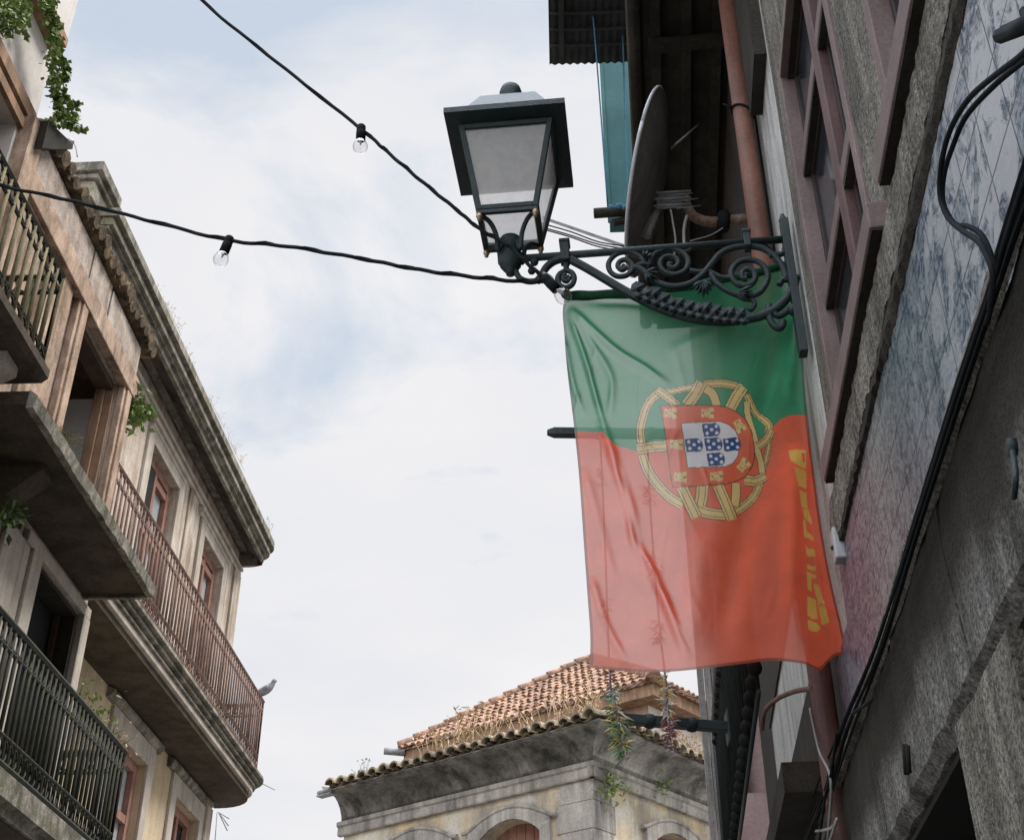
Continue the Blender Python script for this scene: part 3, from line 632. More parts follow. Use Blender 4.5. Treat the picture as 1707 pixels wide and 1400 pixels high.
def hood(W, p, q, zt, house):
    p, q = min(p, q), max(p, q); mid = (p+q)/2; hw = (q-p)/2
    sur = MB()
    inner = [(p, .8)]+arch(p, q, zt-.38, .36, 14)+[(q, .8)]
    outer = [(p-.26, .8)]+[(mid+(a-mid)*(1+.26/hw), z+.26) for a, z in arch(p, q, zt-.38, .36, 14)]+[(q+.26, .8)]
    for i in range(len(inner)-1):
        a, b, c, d = inner[i], inner[i+1], outer[i+1], outer[i]
        sur.hexa([W.pt(*a, .002), W.pt(*b, .002), W.pt(*b, .1), W.pt(*a, .1), W.pt(*d, .002), W.pt(*c, .002), W.pt(*c, .1), W.pt(*d, .1)])
    sur.build('window_surround', M['cb_stone'], house)
    lab = [(p-.42, zt-.12), (p-.30, zt-.11), (p-.16, zt-.05)]
    crest = [(mid+(q-p+.1)*.5*(t), zt+.02+.22*math.cos(t*math.pi/2)) for t in (-.8, -.5, -.25, 0, .25, .5, .8)]
    lab += crest+[(q+.16, zt-.05), (q+.30, zt-.11), (q+.42, zt-.12)]
    pts = catmull([Vector((a, z, 0)) for a, z in lab], 4); hm = MB()
    hm.tube([W.pt(v.x, v.y, .09) for v in pts], .045, 6)
    body = MB()
    for i in range(len(pts)-1):
        if p-.3 < pts[i].x < q+.3:
            zb_ = zt-.30
            u, v = pts[i], pts[i+1]
            body.hexa([W.pt(u.x, max(zb_, 0), .003), W.pt(v.x, zb_, .003), W.pt(v.x, zb_, .05), W.pt(u.x, zb_, .05), W.pt(u.x, u.y, .003), W.pt(v.x, v.y, .003), W.pt(v.x, v.y, .05), W.pt(u.x, u.y, .05)])
    hm.build('window_hood', M['cb_stone'], house)
    wd = MB().wbox(W, p, q, .8, zt, -.42, -.34).build('door', M['redwood'], house)
    ln = MB(); k = 7
    for i in range(1, k): ln.wbox(W, p+(q-p)*i/k-.012, p+(q-p)*i/k+.012, .8, zt, -.338, -.32)
    ln.build('batten', M['redwood'], wd)
hood(CL, aw0, aw1, zc, cb); hood(CL, bw0, bw1, zb, cb); hood(CR, cw0, cw1, zd, cb)
# quoins, architrave, cove
qn = MB(); z = 0.2; k = 0
while z < zl-.30:
    w = .80+.10*(k % 2); qn.wbox(CL, -.03, w, z, min(z+.565, zl-.275), .003, .03+.004*(k % 2)); qn.wbox(CR, -.03, w*.8, z, min(z+.565, zl-.275), .003, .03+.004*(k % 2)); z += .572; k += 1
qn.build('quoin', M['cb_stone'], cb, .012)
ac = MB()
for W, a0, a1 in ((CL, -.16, a_l+.10), (CR, -.16, a_r)):
    ac.prof(W, a0, a1, [(.003, zl-.27), (.10, zl-.27), (.12, zl-.24), (.12, zl-.08), (.17, zl-.05), (.17, zl+.04), (.003, zl+.04)])
ac.build('architrave', M['cb_stone'], cb)
zE = CL.hit(985, 1212, .95)[1]      # eave level over the corner
def cove(W, a0, a1, aw0_, aw1_):
    prof = [(.15, zl+.045), (.17, zl+.14), (.26, zl+.28), (.42, zl+.40), (.62, zl+.48), (.86, zl+.53), (.86, zl+.57), (-.5, zl+.75), (-.5, zl+.045)]
    n = len(prof); vs = []
    for (aa, k) in ((a0, aw0_), (a1, aw1_)): vs += [W.pt(aa+k*o, z, o) for o, z in prof]
    return MB().add(vs, [(i, (i+1) % n, (i+1) % n+n, i+n) for i in range(n)]+[tuple(range(n)), tuple(range(n, 2*n))], True)
tn = math.tan(R_((180-92)/2))
cove(CL, a_l+.03, 0, -.42, -tn).build('cove', M['cb_cove'], cb)
cove(CR, 0, a_r, -tn, 0).build('cove', M['cb_cove'], cb)
for u in (598, 772, 884):
    a = CL.hit(u, 1300)[0]; pr = [(.15, zl+.045), (.19, zl+.14), (.285, zl+.27), (.45, zl+.385), (.65, zl+.465), (.85, zl+.51), (.85, zl+.56), (.1, zl+.56)]
    MB().prof(CL, a-.13, a+.13, [(o-.012, z+.006) for o, z in pr]).build('cove_bracket', M['cb_cove'], cb)
def eave_tiles(W, a0, a1, z, off, back, m, name, pitch=.27, zr=.32, r=.125):
    mb = MB(); a = min(a0, a1)
    while a < max(a0, a1):
        j = random.uniform(-.02, .02); rr = r*random.uniform(.92, 1.06)
        vs = []; k = 8
        bk = max(back, -a*1.03-.12) if a < .9 else back; zb_ = z+zr*(off-bk)/(off-back)
        if bk > off-.1: a += pitch; continue
        for o, zz in ((off+j, z+j), ((off+bk)/2, z+(zb_-z)*.45), (bk, zb_)):
            for i in range(k+1):
                t = math.pi*i/k; vs.append(W.pt(a+rr*math.cos(t), zz+rr*math.sin(t), o))
            for i in range(k, -1, -1):
                t = math.pi*i/k; vs.append(W.pt(a+rr*.78*math.cos(t), zz+rr*.78*math.sin(t)-.01, o))
        q = 2*(k+1); fs = [(s*q+i, s*q+(i+1) % q, (s+1)*q+(i+1) % q, (s+1)*q+i) for s in range(2) for i in range(q)]
        fs += [(i, i+1, q-2-i, q-1-i) for i in range(k)]
        mb.add(vs, fs, False)
        # channel tile between
        vs = []
        for o, zz in ((off-.05, z+.0), (bk, zb_-.02)):
            for i in range(7):
                t = math.pi*i/6; vs.append(W.pt(a+pitch/2+rr*.95*math.cos(t), zz+.03-rr*.8*math.sin(t)*.8, o))
        mb.add(vs, [(i, i+1, i+8, i+7) for i in range(6)], True)
        a += pitch
    return mb.build(name, m, cb)
eave_tiles(CL, -1.0, a_l-.42, zl+.62, 1.0, -.9, M['oldtile'], 'eave', .33, .32, .15)
eave_tiles(CR, -1.0, a_r, zl+.62, 1.0, -.9, M['oldtile'], 'eave', .33, .32, .15)
# attic and upper hipped roof, set back behind the eave
at_l = Wall(*(CL.pt(0, 0, -1.0)[:2]), -54, -1); at_r = Wall(*(CR.pt(0, 0, -1.0)[:2]), 38, 1)
# attic corner where the two set-back planes meet
P = onY(1087, 1290, 27.6); AT = (P.x, P.y)
TL = Wall(AT[0], AT[1], -54, -1); TR = Wall(AT[0], AT[1], 38, 1)
al_ = TL.hit(695, 1240)[0]
zA0 = zl+.5; zA1 = TL.hit(1087, 1158)[1]
MB().wbox(TL, al_, 0, zA0, zA1, -.3, 0).build('attic_wall', M['cb_pink'], cb)
MB().wbox(TR, 0.002, 5.5, zA0, zA1-.003, -.3, .01).build('attic_wall', M['cb_pale'], cb)
window(TR, 2.6, 3.5, zA0+.25, zA0+1.1, .012, M['redwood'], M['glass'], cb, .08, 1, (.5,), .05)
MB().wbox(TL, -.45, al_+.0, zA1-.20, zA1+.135, .003, .46).wbox(TR, -.45, 5.6, zA1-.21, zA1+.13, .012, .47).build('roof_fascia', M['timber'], cb)
# hipped roof: front-left face and right face meeting at the near corner
e0 = TL.pt(al_+.08, zA1+.1, .55); e1 = TL.pt(-.56, zA1+.1, .55)
e2 = TR.pt(5.8, zA1+.1, .55)
_az = TL.hit(984, 1100, -3.3); apex = TL.pt(_az[0], _az[1], -3.3)
def tile_face(mb, A, B, T, pitch, row):
    """barrel tiles on the triangle with eave A-B and top T"""
    A, B, T = Vector(A), Vector(B), Vector(T); ex = (B-A); Lx = ex.length; ex.normalize()
    h = (T-A)-ex*((T-A).dot(ex)); H = h.length; up = h.normalized(); nrm = ex.cross(up); xt = (T-A).dot(ex)
    if nrm.z < 0: nrm = -nrm
    mb.add([A-nrm*.05, B-nrm*.05, T-nrm*.05], [(0, 1, 2)])
    x = pitch/2
    while x < Lx:
        top = H*(x/xt) if x < xt else H*((Lx-x)/(Lx-xt))
        t = -.08
        while t < top-.02:
            t1 = min(t+row*1.12, top); vs = []; j = random.uniform(-.022, .022); lift = random.uniform(.0, .03)
            if random.random() < .02: t += row; continue
            for (tt, rr, zz) in ((t, pitch*.34, .035+lift), (t1, pitch*.27, .0+lift*.3)):
                for i in range(7):
                    a = math.pi*i/6; vs.append(A+ex*(x+j+rr*math.cos(a))+up*tt+nrm*(zz+rr*.85*math.sin(a)))
            mb.add(vs, [(i, i+1, i+8, i+7) for i in range(6)]+[tuple(range(7))], True)
            t += row
        x += pitch
tf = MB(); tile_face(tf, e0, e1, apex, .21, .36); tile_face(tf, e1, e2, apex, .21, .36)
rf = tf.build('roof', M['clay'], cb)
rd = MB()
for P0, P1 in ((e0, apex), (e1, apex)):
    n = int((P1-P0).length/.42)
    for i in range(n):
        q0 = P0.lerp(P1, i/n); q1 = P0.lerp(P1, (i+1.12)/n); rd.tube([q0+Vector((0, 0, .07)), q1+Vector((0, 0, .05))], [.15, .115], 8)
rd.build('ridge_tiles', M['clay'], rf)
MB().tube([CL.pt(a_l-.42, zl+.52, .95), CL.pt(a_l-.05, zl+.5, .95)], .06, 8).wbox(CL, a_l-.45, a_l-.02, zl+.42, zl+.45, .8, 1.0).build('gutter_end', M['steel'], cb)
gt = TL.pt(al_-.05, zA1+.0, .5); MB().tube([gt, gt+Vector((-.5, -.1, .02))], .09, 8).build('gutter_end', M['steel'], cb)
for i, (u0, u1, off, n, h) in enumerate(((700, 770, .3, 22, .8), (740, 815, .3, 30, .95), (820, 870, .3, 9, .6), (880, 935, .3, 14, .8), (935, 1000, .3, 30, .8))):
    p0 = CL.hit(u0, 1250, .2)[0]; p1 = CL.hit(u1, 1240, .2)[0]
    tuft('dry_weed', ('dry weeds left end of the tile eave on ochre house', 'tall dry weeds second from left along the ochre house eave', 'short dry weeds midway along the ochre house eave', 'pale dry weeds left of the eave corner of the ochre house', 'dry weeds at the eave corner of the ochre house behind garland')[i],
         [CL.pt(p0, zl+.92, .1), CL.pt(p1, zl+.92, .1)], n, h, 'drygrass')
tuft('dry_weed', 'dry weeds over right eave of ochre house beside grey boards', [CR.pt(2.2, zl+.76, .5), CR.pt(3.6, zl+.76, .5)], 50, .6, 'drygrass')
tuft('dry_weed', 'thin dark weeds standing on far left end of ochre house eave', [CL.pt(a_l-.5, zl+.74, .5), CL.pt(a_l-1.1, zl+.76, .4)], 9, .45, 'leafdk')
bush('green weed growing on grey corner stones of ochre house', [CR.px(1012, 1300, .2), CR.px(1022, 1318, .2)], 130, .17, .13)
bush('green weed growing from right cornice of ochre house', [CR.px(1095, 1312, .2), CR.px(1103, 1300, .2)], 90, .14, .12)

# ================================================================== plants and bird on the left
ivy('hanging_ivy', 'green ivy hanging in a long strand against the sky at white house', [
    [L.px(72, 0, .2), L.px(84, 25, .22), L.px(92, 60, .22), L.px(93, 100, .22), L.px(92, 140, .22), L.px(98, 165, .22)],
    [L.px(80, 5, .2), L.px(88, 45, .23), L.px(96, 85, .23), L.px(99, 120, .23), L.px(101, 150, .23), L.px(99, 185, .23), L.px(94, 205, .23)],
    [L.px(84, 0, .2), L.px(92, 40, .24), L.px(90, 80, .24), L.px(86, 110, .24), L.px(88, 150, .24)]], 210, .026, .05, .045)
ivy('hanging_ivy', 'thin ivy sprays with few leaves drifting right of the white house', [
    [L.px(99, 150, .24), L.px(108, 162, .26), L.px(120, 172, .28), L.px(130, 176, .28)],
    [L.px(99, 178, .24), L.px(112, 186, .26), L.px(128, 194, .28)],
    [L.px(98, 190, .24), L.px(110, 200, .26), L.px(122, 210, .28), L.px(134, 213, .28)],
    [L.px(104, 95, .24), L.px(109, 115, .26), L.px(112, 130, .26)]], 160, .014, .055, .05)
ivy('hanging_ivy', 'thick ivy clump on white wall in the top left corner', [
    [L.px(2, 0, .12), L.px(4, 20, .14), L.px(10, 40, .14), L.px(14, 55, .14)], [L.px(14, 0, .12), L.px(18, 20, .14), L.px(16, 36, .14)],
    [L.px(28, 0, .12), L.px(34, 20, .14), L.px(36, 38, .14)], [L.px(42, 0, .12), L.px(42, 14, .14)]], 230, .036, .05, .045)
ivy('hanging_ivy', 'small dangling ivy tendril on the white wall below the clump', [[L.px(34, 30, .1), L.px(37, 42, .1), L.px(43, 58, .1), L.px(46, 66, .1)]], 30, .012, .05, .04)
fern('green and brown fern at the foot of the open doorway', L.px(98, 742, .5), 11, .26, 'leaf', 'fernbrown')
bush('green fern clump high on wall beside the pink door frame', [L.px(222, 655, .06), L.px(224, 680, .06), L.px(212, 705, .06)], 210, .06, .10, name='wall_fern')
bush('small green tuft on stained white wall right of fern clump', [L.px(243, 685, .06), L.px(246, 690, .06)], 90, .035, .09, name='wall_fern')
bush('loose green shrub growing behind the black balcony railing', [FH.px(130, 1165, .3), FH.px(150, 1190, .3), FH.px(165, 1215, .3)], 300, .15, .075, name='wild_shrub')
bush('yellowish dry shrub at far end of the black railing', [FH.px(185, 1228, .3), FH.px(196, 1245, .3)], 170, .12, .06, 'drygrass')
bush('dark green weed in the shadow below the mossy slab', [L.px(10, 850, .25), L.px(28, 870, .25)], 110, .05, .08, 'leafdk')
for i, (u, v, n, h) in enumerate(((290, 535, 12, .16), (318, 605, 12, .17), (362, 690, 12, .15), (395, 760, 15, .17), (270, 500, 8, .14))):
    tuft('dry_weed', ('dry weeds on corner house parapet, second from the top', 'dry weeds midway along the corner house parapet', 'dry weeds lower down the corner house parapet', 'dry weeds beside lower end of corner house parapet', 'thin dry weeds highest along corner house parapet')[i],
         [FH.px(u-14, v-28, .42), FH.px(u+12, v+24, .42)], n, h, 'drygrass')
tuft('dry_weed', 'tiny dark weed sprig at cornice corner against the sky', [FH.px(447, 893, .5), FH.px(450, 890, .5)], 6, .28, 'leafdk')
pg = thing('pigeon', 'grey pigeon perched at the end of rusty balcony railing', 'bird', FH.pt(5.95, 9.55, .84))
pc = FH.px(438, 1158, .86); body = MB()
bd = [pc+Vector((x, y*.2, z)) for x, y, z in ((-.16, 0, -.02), (-.06, 0, .03), (.06, 0, .10), (.14, 0, .18), (.17, 0, .24), (.22, 0, .25))]
body.tube(catmull(bd, 4), [.02, .035, .05, .06, .07, .075, .08, .08, .08, .075, .07, .06, .05, .045, .042, .042, .045, .045, .03, .015, .008][:21], 8)
body.build('body', M['pigeon'], pg)
MB().tube([pc+Vector((-.02, -.05, .05)), pc+Vector((.05, -.06, .1)), pc+Vector((.1, -.05, .16))], [.02, .045, .02], 6).build('wing', M['pigeon'], pg)
an = thing('tv_antenna', 'thin rooftop aerial below the rounded balcony corner', 'antenna', onY(362, 1400, 30))
ab = MB().tube([onY(357, 1420, 30), onY(362, 1352, 30)], .012, 5)
for u, v in ((382, 1364), (381, 1376), (379, 1384)): ab.tube([onY(364, 1353, 30), onY(u, v, 30)], .012, 4)
ab.build('rods', M['steel'], an)
tag(MB().tube([FH.px(432, 1303, .7), FH.px(444, 1309, .7), FH.px(458, 1316, .7)], .008, 4).build('loose_wire', M['steel']), 'thin loose wire sticking out from rounded balcony corner', 'wire')

# ================================================================== RIGHT house
rh = thing('granite_house', 'dark granite house with maroon windows and glazed tiles along the right', 'house', RW.pt(-1, 0, 0))
mb = MB(); mb.wbox(RW, -.30, -.10, 3.40, 7.6, -.4, 0); mb.wbox(RW, -1.72, -1.34, 3.6, 7.6, -.4, 0)
mb.wbox(RW, -1.34, -.30, 5.73, 7.6, -.4, 0); mb.wbox(RW, -3.4, -1.72, 5.73, 7.6, -.4, 0); mb.wbox(RW, -5.5, -3.4, 2.6, 7.6, -.4, 0)
mb.build('wall', M['granite'], rh)
MB().wbox(RW, .47, 3.4, 3.0, 3.74, -.4, -.004).build('lower_wall', M['granite_dk'], rh)
MB().wbox(RW, -.30, 3.4, 0, 3.398, -.4, -.012).build('lower_wall', M['granite_dk'], rh)
MB().wbox(RW, -.098, 3.4, 3.402, 7.6, -.4, -.008).build('rendered_wall', M['plasterR'], rh)
MB().wbox(RW, 3.45, 4.4, 0, 9.6, -.4, -.02).wbox(RW, .56, 3.44, 4.25, 7.59, -.006, .004).wbox(RW, -5.5, 4.35, 7.62, 9.6, -.4, -.03).build('upper_wall', M['soot_shade'], rh)
MB().wbox(RW, -5.5, 4.4, 0, 9.6, -5, -4.8).wbox(RW, -5.5, 4.4, 9.61, 9.7, -5, -.03).wbox(RW, 4.25, 4.4, 0, 9.6, -4.8, -.41).build('rear_wall', M['granite_dk'], rh)
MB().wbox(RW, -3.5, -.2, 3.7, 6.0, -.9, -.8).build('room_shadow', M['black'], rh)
# granite ledge under the windows, its lower edge chipped, sooty and coloured dark for underside shade
lg = MB(); n = 120; ring = []
pr = [(-.39, 3.899), (.002, 3.899), (.030, 3.806), (.040, 3.79), (.043, 3.70), (.038, 3.638), (.0, 3.636), (-.39, 3.636)]
for i in range(n+1):
    a = -3.5+3.40*i/n; dz = .008*math.sin(i*.37)+.006*math.sin(i*1.3)
    for k, (o, z) in enumerate(pr): ring.append(RW.pt(a, z+(random.uniform(-.003, .003) if 1 < k < 5 else 0)+(dz*.6+random.uniform(-.006, .006) if k in (5, 6) else 0), o+(random.uniform(-.003, .003) if 1 < k < 6 else 0)))
m8 = len(pr); lg.add(ring, [(i*m8+k, i*m8+(k+1) % m8, (i+1)*m8+(k+1) % m8, (i+1)*m8+k) for i in range(n) for k in range(m8)]+[tuple(range(m8)), tuple(range(n*m8, n*m8+m8))])
lg.build('window_ledge', M['granite'], rh)
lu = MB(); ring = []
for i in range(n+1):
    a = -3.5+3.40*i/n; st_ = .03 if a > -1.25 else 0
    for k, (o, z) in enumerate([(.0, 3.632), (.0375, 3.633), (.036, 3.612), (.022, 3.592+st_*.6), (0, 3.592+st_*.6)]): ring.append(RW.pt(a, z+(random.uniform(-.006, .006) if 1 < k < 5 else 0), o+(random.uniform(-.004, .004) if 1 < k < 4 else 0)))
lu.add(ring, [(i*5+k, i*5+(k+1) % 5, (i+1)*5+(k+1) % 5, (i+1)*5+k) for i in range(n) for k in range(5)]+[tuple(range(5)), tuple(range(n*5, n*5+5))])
lu.build('ledge_underside', M['granite_dk'], rh)  # darker granite: soot and the ledge's underside shade in one colour
# maroon windows
def casement(a0, a1, z0, z1, zb, am, s0, s1, name='window'):
    o = -.085
    w = MB()
    w.wbox(RW, a0, a0+.05, z0, z1, o, .012); w.wbox(RW, a1-.05, a1, z0, z1, o, .012); w.wbox(RW, a0+.05, a1-.05, z1-.05, z1, o, .012)
    w = w.build(name, M['maroon_pale'], rh, .004)
    MB().wbox(RW, s0, s1, z0-.085, z0+.004, .004, .066).build('sill', M['maroon_pale'], w, .005)
    MB().wbox(RW, a0, a1, z0+.005, z0+.07, -.14, .005).build('bottom_rail', M['maroon_pale'], w, .005)
    MB().wbox(RW, s0+.002, s1-.002, z0-.093, z0-.086, .005, .062).build('sill_shade', M['soot_shade'], w)  # black strip colours in the shade under the sill
    gb = MB()
    for a in am: gb.wbox(RW, a-.04, a+.04, z0+.072, z1-.052, o+.01, -.01)
    gb.build('mullion', M['maroon'], w, .008)
    tb = MB()
    for z in zb:
        q = [a0+.05]+[x for a in sorted(am) for x in (a-.041, a+.041)]+[a1-.05]
        for i in range(0, len(q), 2): tb.wbox(RW, q[i], q[i+1], z-.035, z+.035, o+.015, -.015)
    tb.build('transom', M['maroon_pale'], w, .006)
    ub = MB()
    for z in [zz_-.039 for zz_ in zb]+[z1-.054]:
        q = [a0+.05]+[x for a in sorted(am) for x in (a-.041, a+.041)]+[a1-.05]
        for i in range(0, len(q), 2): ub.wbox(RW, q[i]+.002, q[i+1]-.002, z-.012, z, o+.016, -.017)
    ub.build('transom_shade', M['soot_shade'], w)  # black strips paint the shade below transoms and window head
    q = [a0+.05]+[x for a in sorted(am) for x in (a-.041, a+.041)]+[a1-.05]; zz = [z0+.072]+[x for z in zb for x in (z-.036, z+.036)]+[z1-.052]
    sash = MB(); pn = MB()
    for i in range(0, len(q), 2):
        for j in range(0, len(zz), 2):
            b0, b1, c0, c1 = q[i], q[i+1], zz[j], zz[j+1]
            for e in ((b0, b0+.03, c0, c1), (b1-.03, b1, c0, c1), (b0+.03, b1-.03, c0, c0+.03), (b0+.03, b1-.03, c1-.03, c1)): sash.wbox(RW, *e, o+.012, -.045)
            pn.wbox(RW, b0+.025, b1-.025, c0+.025, c1-.025, o+.02, o+.03)
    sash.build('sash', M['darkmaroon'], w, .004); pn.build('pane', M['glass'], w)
casement(-1.34, -.30, 3.9, 5.73, (4.52, 5.17), (-.94,), -1.55, -.25)
casement(-3.4, -1.72, 3.9, 5.73, (4.52, 5.17), (-2.5,), -3.6, -1.71)
MB().wbox(RW, -.02, .36, 6.2, 7.6, -.006, .05).build('lintel_end', M['granite_dk'], rh)
# glazed tile band
tp = MB(); me_a0, me_a1 = -4.2, -.02
tp.add([RW.pt(me_a0, 2.95, .022), RW.pt(me_a1, 2.95, .022), RW.pt(me_a1, 3.62, .022), RW.pt(me_a0, 3.62, .022), RW.pt(me_a0, 2.95, -.3), RW.pt(me_a1, 2.95, -.3), RW.pt(me_a1, 3.62, -.3), RW.pt(me_a0, 3.62, -.3)],
       [(0, 1, 2, 3), (5, 4, 7, 6), (1, 5, 6, 2), (4, 0, 3, 7), (4, 5, 1, 0), (3, 2, 6, 7)])
to = tp.build('tile_band', M['azulejo'], rh)
uvl = to.data.uv_layers.new(name='UVMap'); uvs = [(me_a0, 2.95), (me_a1, 2.95), (me_a1, 3.64), (me_a0, 3.64)]*2
for lp in to.data.loops: uvl.data[lp.index].uv = uvs[lp.vertex_index]
t2 = MB().wbox(RW, -.018, .36, 2.95, 3.40, -.3, .0215).build('tile_band', M['azulejo'], rh)
uv2 = t2.data.uv_layers.new(name='UVMap'); q2 = [(-.018, 2.95), (.36, 2.95), (.36, 2.95), (-.018, 2.95), (-.018, 3.40), (.36, 3.40), (.36, 3.40), (-.018, 3.40)]
for lp in t2.data.loops: uv2.data[lp.index].uv = q2[lp.vertex_index]
# ground floor lintel and posts in rough granite
def rough_prof(W, a0, a1, pr, n, j):
    mb = MB(); ring = []; m = len(pr)
    for i in range(n+1):
        a = a0+(a1-a0)*i/n
        for (o, z) in pr: ring.append(W.pt(a, z+random.uniform(-j, j), o+random.uniform(-j, j)))
    return mb.add(ring, [(i*m+k, i*m+(k+1) % m, (i+1)*m+(k+1) % m, (i+1)*m+k) for i in range(n) for k in range(m)]+[tuple(range(m)), tuple(range(n*m, n*m+m))])
for a0, a1 in ((-4.4, -1.612), (-1.606, -.25), (-.244, 1.3)):
    rough_prof(RW, a0, a1, [(-.3, 3.0), (.03, 3.0), (.055, 2.985), (.06, 2.86), (.05, 2.60), (.02, 2.57), (-.3, 2.57)], 26, .004).build('lintel', M['granite_lintel'], rh)
MB().wbox(RW, -4.4, 1.3, 2.545, 2.562, -1.1, .012).build('lintel_shade', M['black'], rh)  # black sheet painted as the shade beneath the lintel
rough_prof(RW, -4.4, 1.3, [(.052, 3.03), (.07, 3.035), (.078, 3.015), (.072, 2.985), (.058, 2.97)], 60, .003).build('lintel_lip', M['granite'], rh)
for a0, a1 in ((-1.86, -1.33), (-3.9, -3.3), (.75, 1.25)):
    rough_prof(RW, a0, a1, [(-.3, 0), (.03, 0), (.04, 2.565), (-.3, 2.565)], 5, .005).build('door_post', M['granite'], rh)
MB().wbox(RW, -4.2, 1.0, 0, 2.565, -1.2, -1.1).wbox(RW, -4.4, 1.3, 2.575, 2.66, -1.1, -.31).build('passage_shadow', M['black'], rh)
MB().wbox(RW, -1.33, .75, 0, 2.5, -.9, -.8).build('doorway_shade', M['black'], rh)  # black panel stands in for the shade inside the shop opening
MB().wbox(RW, 1.3, 2.6, 0, 2.9, -.007, .01).build('side_door', M['darkwood'], rh)
MB().wbox(RW, 1.22, 1.42, 0, 3.0, .012, .09).wbox(RW, 2.6, 2.8, 0, 3.0, -.006, .09).build('door_jamb', M['granite'], rh)
hk = MB().tube(catmull([RW.px(1688, 752, .08), RW.px(1693, 790, .12), RW.px(1690, 830, .12)], 4), .005, 6); hk.lathe(RW.px(1693, 745, .07), RW.n+(0,), [(.0, 0), (.016, 0), (.016, .012), (0, .012)], 10); hk.build('iron_hook', M['lampiron'], rh)
MB().tube([RW.px(1508, 1240, .07), RW.px(1511, 1290, .07)], .008, 5).tube([RW.px(1513, 1242, .07), RW.px(1516, 1288, .07)], .006, 5).build('wall_slot', M['black'], rh)
# balcony of iron bars with round bosses, behind and below the flag
bl = MB().wbox(RW, .95, 3.6, 3.12, 3.24, 0, .20).build('balcony', M['granite_dk'], rh)
bb = MB(); kb = MB(); a = .24
while a < 3.5:
    bb.tube([RW.pt(a, 3.26, .32), RW.pt(a, 3.8, .32), RW.pt(a, 4.30, .32)], .008, 6)
    bb.ball(RW.pt(a, 3.355, .325), .028, 10, 7, (1, 1, 1.2)); bb.ball(RW.pt(a, 4.2, .325), .022, 8, 6); a += .155
bb.build('baluster', M['ironblack'], bl)
MB().tube([RW.pt(.22, 4.31, .32), RW.pt(3.55, 4.31, .32)], .022, 8).tube([RW.pt(.22, 3.26, .32), RW.pt(3.55, 3.26, .32)], .009, 6).tube([RW.pt(3.55, 3.25, .32), RW.pt(3.55, 4.31, .32)], .02, 6).build('rail', M['lampiron'], bl)
# overhanging upper floor seen from below: boards, beams and outer gutter
zs = 7.6
def onZ(u, v, z):
    d = ray(u, v); t = (z-CZ)/d[2]; return (d[0]*t, d[1]*t)
def roff(p): return (p[0]-RW.o[0])*RW.n[0]+(p[1]-RW.o[1])*RW.n[1]
def ralong(p): return (p[0]-RW.o[0])*RW.e[0]+(p[1]-RW.o[1])*RW.e[1]
so = roff(onZ(1061, 150, zs)); sa = ralong(onZ(1090, 540, zs))
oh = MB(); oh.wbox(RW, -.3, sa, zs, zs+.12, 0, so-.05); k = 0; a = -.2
ov = oh.build('overhang', M['soot_shade'], rh)
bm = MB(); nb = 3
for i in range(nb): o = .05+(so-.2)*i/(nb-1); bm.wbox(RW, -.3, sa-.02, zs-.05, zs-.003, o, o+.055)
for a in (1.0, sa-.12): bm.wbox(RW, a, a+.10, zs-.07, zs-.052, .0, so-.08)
bm.build('beam', M['soot_shade'], ov)
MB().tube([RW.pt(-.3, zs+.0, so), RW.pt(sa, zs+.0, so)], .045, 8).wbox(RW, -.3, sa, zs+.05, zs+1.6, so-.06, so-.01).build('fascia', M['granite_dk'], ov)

# ================================================================== RIGHT, further on: teal balcony box and boarded bay
tb = thing('timber_bay_house', 'house beyond the flag with teal box balcony and grey boarded bay end', 'house', (1.2, 8.6, 0))
yb = 8.4
x0 = onY(1008, 200, yb).x; zt = onY(1008, 60, yb).z; zb_ = onY(1030, 372, yb).z
MB().box(x0, 2.6, yb, yb+.12, zb_, zt+.6).build('balcony_box', M['teal'], tb)
MB().box(x0-.02, x0+.012, yb-.012, yb-.002, zb_, zt+.5).build('corner_trim', M['teal'], tb)
# corrugated sheet roof over the box
cr = MB(); ya, yc = 6.6, 8.3; xl = onY(916, 112, 8.0).x; xr = onY(1100, 60, 8.0).x; zr = onY(960, 104, 8.0).z; n = 60
vs = []
for yy, dz in ((ya, .18), (8.02, 0)):
    for i in range(n+1):
        x = xl+(xr-xl)*i/n; vs.append((x, yy, zr+dz+.012*math.sin(i*math.pi/2)))
nn = n+1
cr.add(vs, [(i, i+1, i+1+nn, i+nn) for i in range(n)], True)
cr.box(xl+.09, xl+.13, ya, 7.9, zr-.055, zr-.02)
yy = ya+.08
while yy < 7.95: cr.box(xl+.01, xr, yy, yy+.022, zr+.18*(1-(yy-ya)/1.4)-.035, zr+.18*(1-(yy-ya)/1.4)-.016); yy += .16
cr.build('corrugated_roof', M['corr'], tb)
pl = MB(); px0 = onY(990, 357, 8.3)
pl.tube([onY(990, 356, 8.3), onY(1075, 350, 8.3)], .045, 8); pl.tube([onY(1022, 372, 8.35), onY(1060, 364, 8.35)], .035, 8); pl.build('drying_pole', M['soot_shade'], tb)
MB().ball(onY(1018, 347, 8.27), .03).ball(onY(1032, 345, 8.27), .035).ball(onY(1041, 347, 8.27), .03).build('cloth_scrap', M['bluecord'], tb)
